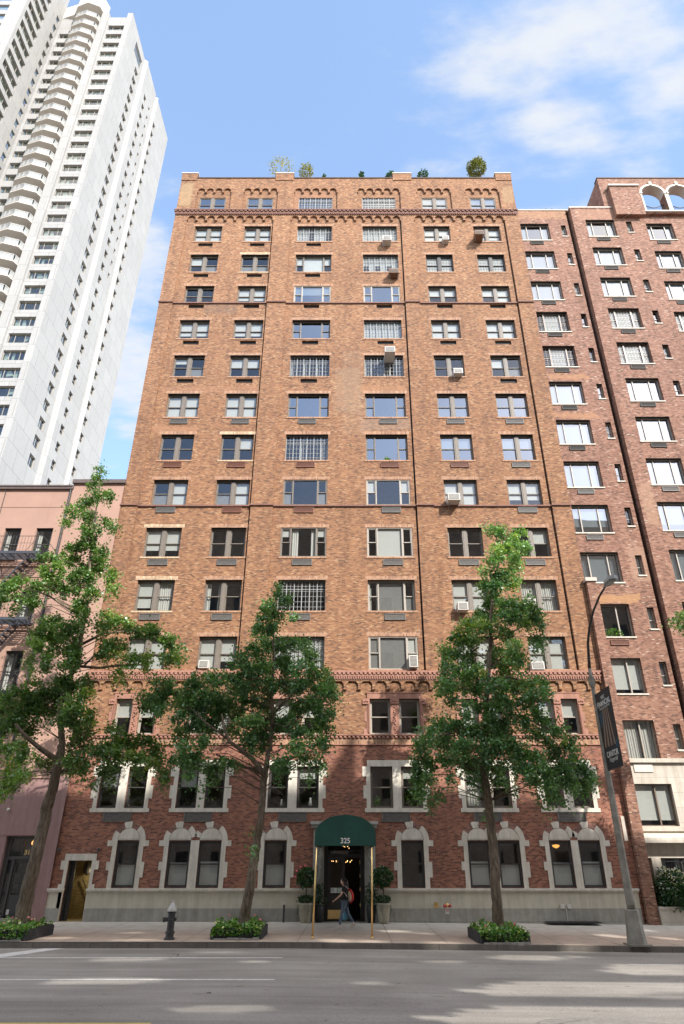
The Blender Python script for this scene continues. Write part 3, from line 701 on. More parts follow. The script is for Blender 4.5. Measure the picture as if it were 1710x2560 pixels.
# second storey surrounds in limestone
for (p, q) in C2:
    b = MB(); L, R = p[0], q[1]; y0, y1 = YP - .025, YP + .02
    b.box(L - .14, R + .14, y0, y1, 6.052, 6.32); b.box(L - .26, R + .26, y0 - .012, y1, 4.14, 4.305)
    for s, e_ in ((-1, L), (1, R)):
        for (za, zb, ww) in ((4.305, 4.7, .16), (4.7, 5.25, .3), (5.25, 5.62, .17), (5.62, 6.05, .34)):
            ww += .02; xa, xb = (e_ - ww, e_ - .001) if s < 0 else (e_ + .001, e_ + ww); b.box(xa, xb, y0, y1, za + .001, zb - .001)
    b.box(p[1] + .001, q[0] - .001, y0, y1, 4.306, 6.05)
    b.build('limestone_surround', M['lime'], mb)
CODE2 = ['HN', 'HN', 'NN', 'NN', 'CN', 'TN']
for i, pr in enumerate(C2):
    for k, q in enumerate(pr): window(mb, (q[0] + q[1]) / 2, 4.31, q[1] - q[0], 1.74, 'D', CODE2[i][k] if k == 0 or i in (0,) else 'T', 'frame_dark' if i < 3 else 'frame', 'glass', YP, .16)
for X in (-10.28, -6.7, -1.95 - .55, 2.1, 6.18, 9.9): vent(mb, X, 3.75, 1.25, .4, 'sleeve_grey', YP - .03)
# ground floor arched surrounds
for i, q in enumerate(C1):
    b = MB(); L, R = q; cxx = (L + R) / 2; r0 = (R - L) / 2 - .0; y0, y1 = YP - .03, YP + .02
    paired_l = i in (2, 6, 8); paired_r = i in (1, 5, 7)
    def side(s, e_):
        for (za, zb, ww) in (((1.2, 1.87, .2), (1.87, 2.2, .33), (2.2, 2.79, .19), (2.79, 3.02, .42)) if s < 0 else ((1.2, 1.6, .2), (1.6, 2.19, .33), (2.19, 2.79, .2), (2.79, 3.02, .42))):
            xa, xb = (e_ - ww, e_ - .001) if s < 0 else (e_ + .001, e_ + ww); b.box(xa, xb, y0, y1, za + .001, zb - .001)
    if not paired_l: side(-1, L)
    if not paired_r: side(1, R)
    if paired_r: b.box(R + .001, C1[i + 1][0] - .001, y0, y1, 1.2, 3.02)
    # tympanum
    pts = [(cxx + r0 * math.cos(a), 3.03 + r0 * .98 * math.sin(a)) for a in [PI * k / 20 for k in range(21)]]
    b.prism(pts, y0 + .012, y1, 0)
    pts = [(cxx + r0 * .9 * math.cos(a), 3.08 + r0 * .86 * math.sin(a)) for a in [PI * k / 20 for k in range(21)]]
    b.prism(pts, y0 - .002, y0 + .013, 0)
    def ring(a0, a1, ra, rb, m, yy):
        n = max(2, int((a1 - a0) / 7)); A = [rad(a0 + (a1 - a0) * k / n) for k in range(n + 1)]
        pts = [(cxx + ra * math.cos(a), 3.02 + ra * math.sin(a)) for a in A] + [(cxx + rb * math.cos(a), 3.02 + rb * math.sin(a)) for a in reversed(A)]
        b.prism(pts, yy, y1, m)
    ri = r0 + .014; ro = r0 + .25
    lo_r = 12 if paired_r else 0; lo_l = 168 if paired_l else 180
    ring(lo_r, 52, ri, ro, 0, y0); ring(84, 113, ri, ro + .02, 0, y0 - .01); ring(148, lo_l, ri, ro, 0, y0)
    b.prism([(cxx + (r0 + .012) * math.cos(a), 3.03 + (r0 + .012) * .98 * math.sin(a)) for a in [PI * k / 20 for k in range(21)]], y0 + .018, y1, 2)
    ring(52.3, 83.7, ri, ro - .01, 1, YP - .012); ring(113.3, 147.7, ri, ro - .01, 1, YP - .012)
    for a in list(range(56, 83, 5)) + list(range(117, 147, 5)):      # raked joints between the voussoir bricks
        ring(a, a + .8, ri + .01, ro - .03, 2, YP - .016)
    b.build('arched_surround', [M['lime'], M['brick_dark'], M['joint']], mb)
CODE1 = ['H', 'H', 'Q', 'H', 'N', 'N', 'N', 'N', 'N']
b2 = None
for i, q in enumerate(C1):
    o = window(mb, (q[0] + q[1]) / 2, 1.22, q[1] - q[0], 1.78, 'D', 'N', 'frame_dark', 'glass', YP, .10)
    # cafe blind behind the lower sash
    key = ('low', i % 3)
    if key not in BC:
        b = MB(); b.q((-.42, .09, .06), (.42, .09, .06), (.42, .09, .9 + .04 * (i % 3)), (-.42, .09, .9 + .04 * (i % 3))); BC[key] = b.mesh('blind', M['blind'])
    if i != 4: sub('blind', BC[key], o)
# limestone ledge, stucco dado, granite plinth
b = MB(); d = MB(); g_ = MB()
for x0, x1 in ((XL + .0, -12.10), (-11.04, -1.52), (1.12, 12.20)):
    b.box(x0 - .04, x1 + .04, YP - .20, YP, 1.12, 1.20); b.box(x0 - .02, x1 + .02, YP - .15, YP, 1.06, 1.12); d.box(x0, x1, YP - .10, YP, .475, 1.06); g_.box(x0, x1, YP - .125, YP, -.3, .475)
b.build('stone_ledge', M['lime'], mb); d.build('stucco_dado', M['stucco'], mb); g_.build('granite_plinth', M['granite'], mb)
# service door surround and the lit passage behind
b = MB(); y0, y1 = YP - .05, YP + .02
b.box(-12.25, -10.9, y0, y1, 2.245, 2.5)
for s, e_ in ((-1, -12.08), (1, -11.06)):
    for (za, zb, ww) in ((1.2, 1.35, .26), (1.35, 1.9, .13), (1.9, 2.24, .3)):
        xa, xb = (e_ - ww, e_ - .001) if s < 0 else (e_ + .001, e_ + ww); b.box(xa, xb, y0, y1, za, zb)
b.box(-12.24, -12.081, y0 - .05, y1, 0, 1.2); b.box(-11.059, -11.04, y0 - .05, y1, 0, 1.2)
b.build('limestone_surround', M['lime'], mb)
b = MB(); b.box(-12.10, -11.85, 32.28, 32.34, 0, 2.24); b.box(-12.10, -12.02, 32.1, 32.28, 0, 2.24); b.build('door_frame', M['black_iron'], mb)
b = MB(); b.q((-12.6, 33.55, 0), (-10.4, 33.55, 0), (-10.4, 33.55, 2.6), (-12.6, 33.55, 2.6)); b.q((-12.6, 32.35, 0), (-12.6, 33.55, 0), (-12.6, 33.55, 2.6), (-12.6, 32.35, 2.6)); b.q((-10.4, 32.35, 0), (-10.4, 33.55, 0), (-10.4, 33.55, 2.6), (-10.4, 32.35, 2.6)); b.q((-12.6, 32.35, 2.55), (-10.4, 32.35, 2.55), (-10.4, 33.55, 2.55), (-12.6, 33.55, 2.55)); b.q((-12.6, 32.0, .01), (-10.4, 32.0, .01), (-10.4, 33.55, .01), (-12.6, 33.55, .01))
b.build('passage', brick('yellow_glazed_brick', [(0, (.30, .24, .12)), (1, (.44, .36, .19))], (.16, .12, .06)), mb)
b = MB(); b.tube([(-11.85, 33.4, 1.5), (-11.6, 33.4, 1.1), (-11.3, 33.4, .8), (-11.0, 33.4, .62)], .025, 6); b.build('handrail', M['black_iron'], mb)
b = MB(); b.sphere((-11.62, 33.2, 1.95), .2, 10, 0, 1.5); b.build('gooseneck_lamp', M['black_iron'], mb)
pl = bpy.data.lights.new('passage_lamp', 'POINT'); pl.energy = 7; pl.color = (1, .82, .48); pl.shadow_soft_size = .08
po = bpy.data.objects.new('passage_lamp', pl); C.objects.link(po); po.parent = mb; po.matrix_parent_inverse = Matrix.Translation((0, -32, 0)); po.location = (-11.2, 33.0, 1.72)
po['label'] = 'warm lamp lighting the service passage'
# small fittings on the brick: two black wall lamps
for X in (-12.55, -10.84):
    b = MB(); b.box(X - .04, X + .04, YP - .02, YP, 2.6, 2.7); b.lathe([(.03, .0), (.075, .02), (.07, .1), (.03, .13)], (X, YP - .1, 2.59), 12); b.build('wall_lamp', M['black_iron'], mb)
# upper windows
def cd_(s): return s
R_ = random.Random(11)
ROW = {  # one entry per column
 15: ['D:X', 'D:X', 'G:N', 'G:N', 'D:R', 'D:R'], 14: ['D:R', 'D:R', 'G:FFN', 'G:F', 'D:R', 'D:Q'], 13: ['D:HX', 'D:X', 'P:HFH', 'G:HF', 'L:F', 'L:F'],
 12: ['D:N', 'D:Q', 'P:HHH', 'P:XNX', 'D:H', 'D:HF'], 11: ['D:Q', 'D:Q', 'P:XNX', 'G:F', 'D:R', 'D:R'], 10: ['D:TX', 'D:H', 'G:SN', 'G:SNN', 'D:N', 'D:HX'],
 9: ['D:F', 'D:F', 'P:NNN', 'P:XNX', 'D:X', 'D:X'], 8: ['D:N', 'D:NH', 'G:NNS', 'P:NNN', 'D:H', 'D:H'], 7: ['D:XF', 'D:XF', 'P:XNX', 'P:HNH', 'D:F', 'D:Q'],
 6: ['D:Q', 'D:N', 'P:TST', 'P:NFN', 'D:N', 'D:NH'], 5: ['D:RC', 'D:SN', 'G:NN', 'P:SGX', 'D:FF', 'D:C'], 4: ['D:F', 'D:FQ', 'G:F', 'P:GGF', 'D:F', 'D:RF']}
for r, cells in ROW.items():
    for ci, s in enumerate(cells):
        k, code = s.split(':'); a, c = COLS[ci]; flush = (ci in (2, 3) and k == 'P' and r in (12, 6, 4, 7)) or r == 15
        lint = 'soldier'
        if (r, ci) in ((6, 0), (5, 0), (8, 1), (13, 1)): lint = 'soldier_light'
        if r == 15: lint = None
        fm = {'D': 'frame', 'L': 'frame_dark', 'P': 'frame_light' if ci == 3 else 'frame', 'G': 'steel'}[k]
        if k == 'P' and r in (12, 11, 8, 9): fm = 'frame_light' if r == 12 else 'frame'
        gm = 'glass_sky' if (r in (8, 9, 10, 11, 12) and k in 'P') or (r in (8, 9) and ci > 3) or r == 15 else 'glass'
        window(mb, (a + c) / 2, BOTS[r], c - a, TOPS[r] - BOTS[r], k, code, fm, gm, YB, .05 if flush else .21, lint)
        if r < 15 and (r, ci) not in NOVENT:
            mt = 'sleeve_black' if r >= 10 else 'sleeve_grey'
            if r == 8: mt = 'sleeve_red' if ci != 5 else 'sleeve_grey'
            if r == 7 and ci in (1, 2): mt = 'sleeve_red'
            vent(mb, VENTX[ci], BOTS[r] - .50, 1.04 if r >= 10 else 1.06, .32 if r >= 10 else .33, mt, YB + (.11 if r >= 10 else -.05))
# drain pipes in the corners of the bays
for X in (-5.508, 3.762, 11.292):
    b = MB(); b.tube([(X, YB + .1, 10.4), (X, YB + .1, 43.3)], .03, 8); b.build('drain_pipe', M['black_iron'], mb)
# entrance: carved stone portal with cornice brackets, dark doors
b = MB(); y0 = YP - .16
for xa, xb in ((-1.54, -1.07), (.68, 1.14)):
    b.box(xa, xb, y0, YP + .05, 0, 3.48); b.box(xa + .05, xb - .05, y0 - .02, y0, .25, 3.35)
    rr_ = random.Random(3)
    for k in range(60):
        b.sphere((rr_.uniform(xa + .1, xb - .1), y0 - .025, .35 + 2.9 * k / 60), rr_.uniform(.03, .055), 5, 0, 1.3)
b.box(-1.62, 1.22, y0 - .10, YP + .02, 3.49, 3.64); b.box(-1.68, 1.28, y0 - .2, YP + .02, 3.64, 3.76); dentils(b, -1.64, 1.24, 3.52, 3.62, y0 - .15, y0 - .10, .12)
b.box(-1.069, .679, YP - .05, YP + .1, 2.96, 3.48)
b.build('stone_portal', stone('carved_grey_stone', (.42, .41, .38), 40, 40, var=.15), mb)
b = MB()
b.box(-1.06, -.90, 32.25, 32.4, 0, 2.95); b.box(.53, .67, 32.25, 32.4, 0, 2.95); b.box(-.90, .53, 32.25, 32.4, 2.36, 2.5); b.box(-.90, .53, 32.25, 32.4, 2.86, 2.95)
b.box(-1.06, .67, 32.2, 32.3, 0, .05)
b.build('door_frame', M['black_iron'], mb)
b = MB(); b.q((-.9, 32.33, 2.5), (.53, 32.33, 2.5), (.53, 32.33, 2.86), (-.9, 32.33, 2.86)); b.build('transom_pane', M['glass'], mb)
# left leaf closed with a pierced grille, right leaf open
b = MB(); b.box(-.90, -.17, 32.3, 32.36, .05, .95); b.box(-.90, -.78, 32.3, 32.36, .95, 2.36); b.box(-.29, -.17, 32.3, 32.36, .95, 2.36); b.box(-.78, -.29, 32.3, 32.36, 2.24, 2.36); b.box(-.8, -.27, 32.28, 32.3, .45, .85)
o = b.build('door', M['frame_dark'], mb)
b = MB()
for i in range(10):
    for j in range(22):
        x = -.76 + .05 * i; z = 1.0 + .055 * j; b.box(x, x + .02, 32.31, 32.33, z, z + .022)
for i in range(10): x = -.76 + .05 * i; b.box(x + .004, x + .012, 32.315, 32.325, .95, 2.24)
sub('grille', b.mesh('grille', M['frame']), o)
b = MB()
for i in range(8):
    for j in range(4): b.box(-.77 + .06 * i, -.735 + .06 * i, 32.345, 32.35, 1.02 + .05 * j, 1.055 + .05 * j)
sub('lit_panel', b.mesh('lit_panel', emis('pale_lit_glass', (.8, .85, .8), .12)), o)
M['brass'] = plain('polished_brass', (.80, .58, .26), .25, 1.0, var=.06, scale=3, bump=0)
b = MB(); b.box(-.89, -.2, 32.285, 32.3, .07, .4); sub('kick_plate', b.mesh('kick_plate', M['brass']), o)
b = MB(); b.box(.49, .53, 32.3, 33.0, .05, 2.36); o = b.build('door', M['frame_dark'], mb)
b = MB()
for z in (.5, 1.1, 1.6, 2.1): b.box(.47, .49, 32.3, 32.34, z, z + .13)
sub('hinge', b.mesh('hinge', M['brass']), o)
# lobby with two lit chandeliers
b = MB(); b.q((-1.4, 35.5, 0), (1.0, 35.5, 0), (1.0, 35.5, 3.4), (-1.4, 35.5, 3.4)); b.q((-1.4, 32.4, 0), (-1.4, 35.5, 0), (-1.4, 35.5, 3.4), (-1.4, 32.4, 3.4)); b.q((1.0, 32.4, 0), (1.0, 35.5, 0), (1.0, 35.5, 3.4), (1.0, 32.4, 3.4)); b.q((-1.4, 32, .012), (1.0, 32, .012), (1.0, 35.5, .012), (-1.4, 35.5, .012))
b.build('lobby', plain('dark_panelled_lobby', (.05, .03, .02), .5), mb)
M['bulb'] = emis('warm_bulb', (1, .55, .2), 2.2)
for (X, Z, Y) in ((-.63, 2.22, 33.2), (.0, 2.2, 34.2), (-.12, 2.78, 33.2)):
    b = MB(); b.tube([(X, Y, Z + .1), (X, Y, Z + .6)], .008, 5)
    o = b.build('chandelier', M['brass'], mb); g2 = MB(); rr_ = random.Random(int(Z * 50))
    for k in range(6 if Z < 2.5 else 4): a = k * 1.05; g2.sphere((X + .13 * math.cos(a), Y + .13 * math.sin(a), Z + rr_.uniform(-.05, .05)), .016, 6)
    sub('bulb', g2.mesh('bulb', M['bulb']), o)
# ceiling lamp seen through a ground floor window
b = MB(); b.lathe([(.02, 0), (.13, .05), (.17, .12), (.05, .15)], (9.22, 32.7, 2.72), 14); b.build('ceiling_lamp', emis('amber_lamp_shade', (1, .45, .1), .7), mb)
# pipes and fittings on the plinth belong to the wall they are fixed to
o = MB(); o.lathe([(.11, 0), (.11, .03), (.06, .04)], (0, 0, 0), 16)
me = o.mesh('brass_plate', M['brass']); me.transform(Matrix.Rotation(-PI / 2, 4, 'X') @ Matrix.Scale(-1, 4, (0, 0, 1)) if False else Matrix.Rotation(PI / 2, 4, 'X'))
pos = at(1090.5, 2263, 31.88); link('brass_plate', me, mb, (pos.x, 31.89, pos.z))
b = MB(); p1 = at(1117.5, 2262.5, 31.8)
b.tube([(p1.x, 31.9, p1.z), (p1.x, 31.76, p1.z)], .055, 12, 0); b.sphere((p1.x, 31.74, p1.z), .085, 10, 0)
b.tube([(p1.x - .03, 31.72, p1.z - .02), (p1.x - .15, 31.66, p1.z - .03)], .05, 12, 1); b.tube([(p1.x + .03, 31.72, p1.z - .02), (p1.x + .15, 31.66, p1.z - .03)], .05, 12, 1)
M['red'] = plain('red_paint', (.45, .03, .03), .4, var=.1)
b.build('standpipe_connection', [M['brass'], M['red']], mb)
b = MB(); b.box(p1.x - .085, p1.x + .085, 31.862, 31.87, p1.z - .33, p1.z - .12); o = b.build('standpipe_sign', M['white_metal'], mb)
me = text_mesh('STAND', .052, .001, .0006, M['red']); xform(me, Matrix.Translation((p1.x, 31.859, p1.z - .19)) @ Matrix.Rotation(PI / 2, 4, 'X')); sub('lettering', me, o)
me = text_mesh('PIPE', .052, .001, .0006, M['red']); xform(me, Matrix.Translation((p1.x, 31.859, p1.z - .25)) @ Matrix.Rotation(PI / 2, 4, 'X')); sub('lettering', me, o)
b = MB()
for X in (8.92, 9.2): b.box(X - .08, X + .08, 31.83, 31.9, .47, .62)
b.box(9.05, 9.075, 31.84, 31.875, .0, .5); b.build('pipe_vents', M['white_metal'], mb)
# a small plaque strip beside the corner
pa = at(1555, 2045, 32); b = MB(); b.box(pa.x - .07, pa.x + .1, 31.96, 32.0, 3.0, 3.98); b.build('plaque', M['coping_light'], mb)
# ------------------------------------------------------------------ pink stucco house on the left
pk = thing('stucco_house', 'low pink stucco house with brown roof flashing and dark door numbered 315', 'building', (-16, 32, 0))
PW = [(-18.81, -17.9), (-17.09, -16.17)]; PZ = [(16.5, 18.31), (12.93, 14.74), (9.45, 11.47), (6.3, 8.2)]
hl = [(a, c, z0, z1) for a, c in PW for z0, z1 in PZ] + [(-21.6, -20.7, z0, z1) for z0, z1 in PZ[:3]]
b = MB(); b.wall((0, 32.05, 0), (1, 0, 0), -30, -15.55, 5.55, 20.75, hl, depth=.3)
b.wall((0, 31.95, 0), (1, 0, 0), -15.55, -12.70, 5.55, 21.1); b.q((-15.55, 31.95, 5.5), (-15.55, 32.1, 5.5), (-15.55, 32.1, 21.1), (-15.55, 31.95, 21.1))
b.q((-12.70, 31.95, 0), (-12.70, 45, 0), (-12.70, 45, 21.1), (-12.70, 31.95, 21.1)); b.q((-30, 32, 20.7), (-12.7, 32, 20.7), (-12.7, 45, 20.7), (-30, 45, 20.7)); b.q((-15.5, 32, 21.05), (-12.7, 32, 21.05), (-12.7, 45, 21.05), (-15.5, 45, 21.05))
for z in (9.0, 12.5, 16.1, 19.6): b.box(-30, -15.62, 32.03, 32.05, z, z + .03)
b.box(-30, -15.62, 31.97, 32.05, 16.02, 16.12); b.box(-30, -15.62, 31.99, 32.05, 12.5, 12.6)
b.box(-16.64, -16.62, 32.035, 32.05, 18.6, 20.7); b.box(-13.7, -13.68, 31.94, 31.95, 6, 21); b.box(-13.15, -13.13, 31.94, 31.95, 6, 21)
b.build('wall', M['pink'], pk)
b = MB(); b.wall((0, 32.0, 0), (1, 0, 0), -30, -12.70, -.3, 5.6, [(-15.0, -13.72, .12, 3.19)], depth=.5)
b.box(-13.2, -12.70, 31.92, 32.0, 0, 5.6); b.box(-12.9, -12.68, 31.86, 31.92, 0, 5.6); b.box(-30, -13.2, 31.975, 32.0, 3.22, 3.25)
b.build('wall', M['mauve'], pk)
b = MB(); b.box(-30, -15.5, 31.9, 32.5, 20.72, 20.95); b.box(-15.6, -12.62, 31.8, 32.5, 21.05, 21.28); b.box(-30, -15.6, 31.86, 31.9, 20.86, 20.95); b.build('roof_flashing', M['brown_tin'], pk)
b = MB(); b.tube([(-15.66, 31.98, 20.7), (-15.66, 31.98, 5.5)], .055, 8); b.build('drain_pipe', M['black_iron'], pk)
b = MB(); b.tube([(-19.3, 31.98, 20.7), (-19.3, 31.98, 16), (-19.3, 31.98, 5)], .02, 6); b.build('cable', M['black_iron'], pk)
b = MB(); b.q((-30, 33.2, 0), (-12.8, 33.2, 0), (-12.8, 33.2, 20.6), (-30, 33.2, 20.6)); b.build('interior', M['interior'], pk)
for (a, c, z0, z1) in hl:
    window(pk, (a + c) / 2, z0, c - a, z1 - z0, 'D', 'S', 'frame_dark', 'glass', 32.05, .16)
    b = MB(); b.box(a - .1, c + .1, 31.95, 32.04, z0 - .12, z0 - .002); b.build('sill', M['pink'], pk)
# door 315
b = MB(); b.box(-15.0, -14.8, 32.2, 32.3, .12, 3.19); b.box(-14.80, -13.72, 32.2, 32.3, 3.08, 3.19); b.box(-14.8, -13.72, 32.18, 32.3, 2.28, 2.40); b.box(-13.8, -13.72, 32.2, 32.3, .12, 3.08); b.box(-14.62, -14.52, 32.2, 32.3, .12, 2.28); b.box(-14.28, -14.24, 32.22, 32.3, 2.40, 3.08)
b.build('door_frame', M['frame_dark'], pk)
b = MB(); b.box(-14.52, -13.8, 32.28, 32.33, .12, .95); b.box(-14.52, -14.42, 32.28, 32.33, .95, 2.28); b.box(-13.9, -13.8, 32.28, 32.33, .95, 2.28); b.box(-14.42, -13.9, 32.28, 32.33, 2.15, 2.28)
for z in (1.35, 1.75): b.box(-14.42, -13.9, 32.29, 32.31, z, z + .03)
b.box(-14.18, -14.15, 32.29, 32.31, .95, 2.15); b.box(-14.4, -13.92, 32.26, 32.28, .25, .8)
o = b.build('door', M['frame_dark'], pk)
b = MB(); b.q((-14.42, 32.3, .95), (-13.9, 32.3, .95), (-13.9, 32.3, 2.15), (-14.42, 32.3, 2.15)); sub('pane', b.mesh('pane', M['glass']), o)
b = MB(); b.q((-14.8, 32.26, 2.4), (-13.8, 32.26, 2.4), (-13.8, 32.26, 3.08), (-14.8, 32.26, 3.08)); b.q((-14.8, 32.27, .12), (-14.62, 32.27, .12), (-14.62, 32.27, 2.28), (-14.8, 32.27, 2.28)); b.build('transom_pane', M['glass'], pk)
M['gold'] = plain('gold_leaf', (.75, .55, .25), .4, .6, var=.05, bump=0)
me = text_mesh('315', .26, .004, .008, M['gold']); xform(me, Matrix.Translation((-13.99, 32.24, 2.47)) @ Matrix.Rotation(PI / 2, 4, 'X')); link('house_number', me, pk)
b = MB(); b.sphere((-13.98, 32.6, 2.93), .12, 10); b.build('hall_lamp', emis('orange_glass_globe', (1, .45, .12), 1.1), pk)
b = MB(); b.box(-15.1, -13.7, 31.7, 32.3, -.1, .12); b.build('doorstep', M['granite'], pk)
p = at(22, 2024, 31.95); b = MB(); b.sphere((p.x, 31.9, p.z), .07, 8); b.tube([(p.x, 31.9, p.z), (p.x, 32.0, p.z)], .03, 6); b.build('security_camera', M['white_metal'], pk)
b = MB(); b.box(-14.45, -14.33, 32.25, 32.258, .22, .42); b.build('notice', M['white_metal'], pk)

# fire escape
fe = thing('fire_escape', 'blue grey iron fire escape with stairs and balconies on the pink house', 'fire escape', (-17, 31.5, 6))
def railing(b, pts, z0, z1, step=.16, r=.009):
    for i in range(len(pts) - 1):
        p, q = Vector(pts[i]), Vector(pts[i + 1]); L = (q - p).length
        b.tube([(p.x, p.y, z1), (q.x, q.y, z1)], .016, 5); b.tube([(p.x, p.y, z0 + (z1 - z0) * .55), (q.x, q.y, z0 + (z1 - z0) * .55)], .009, 4)
        for k in range(int(L / step) + 1):
            c = p + (q - p) * (k * step / L); b.tube([(c.x, c.y, z0), (c.x, c.y, z1)], r, 4, cap=False)
for li, (z, xr) in enumerate(((16.36, -16.05), (12.78, -15.95), (9.2, -15.9))):
    xl = -20.5; b = MB()
    for k in range(9): y = 31.0 + .11 * k; b.box(xl, xr, y, y + .035, z, z + .03)
    b.box(xl, xr, 30.96, 31.0, z - .05, z + .09); 
    for k in range(12): x = xr - .02 - k * .4; b.box(x - .02, x + .02, 31.0, 32.0, z - .04, z)
    b.tube([(xr, 31.0, z), (xr, 32.0, z - .9)], .03, 5); b.tube([(xr - 2.2, 31.0, z), (xr - 2.2, 32.0, z - .9)], .02, 5)
    b.build('platform', M['bluegrey_iron'], fe)
    b = MB(); railing(b, [(xl, 30.98, 0), (xr, 30.98, 0)], z + .05, z + .95); b.tube([(xr, 30.98, z + .95), (xr + .65, 31.35, z + .2), (xr + .7, 31.9, z + .1)], .016, 5); railing(b, [(xr, 31.0, 0), (xr + .02, 31.9, 0)], z + .05, z + .5)
    b.build('railing', M['black_iron'], fe)
    b = MB()                                     # stair down to the next platform
    x0, x1 = xr - .55, xr - 2.9
    for y in (31.15, 31.7): b.tube([(x0, y, z), (x1, y, z - 3.5)], .035, 5); b.tube([(x0 + .1, y, z + .8), (x1 + .1, y, z - 2.7)], .014, 4)
    for k in range(1, 14): t_ = k / 14; x = x0 + (x1 - x0) * t_; b.box(x - .1, x + .1, 31.15, 31.7, z - 3.5 * t_ - .01, z - 3.5 * t_ + .015)
    b.build('stair', M['bluegrey_iron'], fe)

# ------------------------------------------------------------------ rose brick house on the right
nb = thing('apartment_building', 'rose brick apartment house with big picture windows, pale stone base and arched roof loggia', 'building', (16, 32, 0))
YA, YBB, YC = 32.1, 31.77, 32.04
AT = [43.04, 40.17, 37.22, 34.39, 31.44, 28.53, 25.61, 22.67, 19.80, 16.89, 13.95, 11.12, 8.13]
hA = []; hB = []; hC = []
for i, t_ in enumerate(AT):
    x0 = 12.42 if i < 10 else 12.86
    hA.append((x0, 14.47, t_ - 1.74, t_)); hA.append((15.34, 15.70, t_ - 1.33, t_ - .18))
    hB.append((17.05, 19.1, t_ - 1.76, t_ + .0)); hB.append((19.92, 20.33, t_ - 1.33, t_ - .2)); hC.append((21.5, 23.4, t_ - 1.76, t_ - .35 + .3)); hC.append((24.3, 24.7, t_ - 1.33, t_ - .2))
b = MB(); b.wall((0, YA, 0), (1, 0, 0), 12.34, 15.92, 6.30, 44.45, hA, depth=.4); b.q((15.92, YA, 6.3), (15.92, YA + 1.2, 6.3), (15.92, YA + 1.2, 44.45), (15.92, YA, 44.45)); b.q((15.92, YA + 1.2, 6.3), (16.14, YA + 1.2, 6.3), (16.14, YA + 1.2, 44.45), (15.92, YA + 1.2, 44.45)); b.wall((0, YBB, 0), (1, 0, 0), 16.14, 21.0, 6.35, 44.3, hB, depth=.4); b.wall((0, YC, 0), (1, 0, 0), 21.0, 34, 6.35, 43.75, hC, depth=.4)
b.q((16.14, YBB, 6.3), (16.14, YA + 1.2, 6.3), (16.14, YA + 1.2, 44.45), (16.14, YBB, 44.45)); b.q((21, YBB, 6.3), (21, YC, 6.3), (21, YC, 44.3), (21, YBB, 44.3))
b.box(12.36, 12.83, 31.72, YA, -.3, 15.05)
b.q((12.34, YA, 0), (12.34, 50, 0), (12.34, 50, 44.4), (12.34, YA, 44.4)); b.q((12.34, YA, 44.35), (34, YA, 44.3), (34, 50, 44.3), (12.34, 50, 44.35))
# penthouse: side wall, capped block, arches
def arch_wall(b, x0, x1, z0, z1, y0, y1, ops, m=0, ms=1):
    """wall with round headed openings (cx, half width, sill, spring)"""
    xs = x0
    for (cx_, hw, zs, sp) in ops:
        b.box(xs, cx_ - hw, y0, y1, z0, z1, m); b.box(cx_ - hw, cx_ + hw, y0, y1, z0, zs, m)
        N = 14
        for k in range(N):
            a0 = PI - PI * k / N; a1 = PI - PI * (k + 1) / N
            xa, xb = cx_ + hw * math.cos(a0), cx_ + hw * math.cos(a1); za, zb = sp + hw * math.sin(a0), sp + hw * math.sin(a1)
            for y in (y0, y1): b.q((xa, y, za), (xb, y, zb), (xb, y, z1), (xa, y, z1), m)
            b.q((xa, y0, za), (xb, y0, zb), (xb, y1, zb), (xa, y1, za), 2)
        xs = cx_ + hw
    b.box(xs, x1, y0, y1, z0, z1, m)
ops = [(22.55, .84, 43.98, 45.95), (24.5, .84, 43.98, 45.95), (26.45, .84, 43.98, 45.95), (28.4, .84, 43.98, 45.95)]
arch_wall(b, 21.2, 34, 43.75, 47.65, YBB, YBB + .75, ops)
b.box(18.72, 21.2, YBB, 36, 44.3, 47.65)
b.box(19.25, 21.35, YBB - .35, YBB - .001, 43.2, 46.25)
b.build('wall', [M['brick_nb'], M['lime'], M['beige_conc']], nb)
b = MB()
for (cx_, hw, zs, sp) in ops:
    A = [PI * k / 18 for k in range(19)]; R1 = hw + .14
    b.prism([(cx_ + (hw - .02) * math.cos(a), sp + (hw - .02) * math.sin(a)) for a in A] + [(cx_ + R1 * math.cos(a), sp + R1 * math.sin(a)) for a in reversed(A)], YBB - .06, YBB + .02)
    b.box(cx_ - .1, cx_ + .1, YBB - .1, YBB + .02, sp + hw, sp + hw + .38)
    for s in (-1, 1): b.box(cx_ + s * (hw + .06) - .06, cx_ + s * (hw + .06) + .06, YBB - .05, YBB + .02, zs, sp); b.box(cx_ + s * (hw + .06) - .12, cx_ + s * (hw + .06) + .12, YBB - .09, YBB + .02, sp - .08, sp + .02)
b.box(21.5, 34, YBB - .1, YBB + .02, 43.86, 43.98)
b.build('stone_arches', M['lime'], nb)
b = MB()
for (cx_, hw, zs, sp) in ops:
    n = 16; pts = []
    for k in range(n + 1):
        x = cx_ - hw + 2 * hw * k / n; zt = zs + 1.2 - .32 * math.sin(PI * k / n) ** 2; pts.append((x, YBB + .4, zt)); b.tube([(x, YBB + .4, zs), (x, YBB + .4, zt)], .013, 4, cap=False)
    b.tube(pts, .03, 5)
b.build('balustrade', M['black_iron'], nb)
b = MB(); b.box(12.34, 16.12, YA - .04, YA + .3, 44.45, 44.55); b.box(16.08, 19.2, YBB - .05, YBB + .3, 44.3, 44.42); b.box(19.15, 21.45, YBB - .45, YBB, 46.26, 46.42); b.box(12.30, 12.89, 31.66, YA, 15.06, 15.26)
b.build('coping', M['coping_light'], nb)
b = MB(); b.box(18.68, 34, YBB - .05, YBB + .5, 47.66, 47.75); b.build('roof_edge', M['coping'], nb)
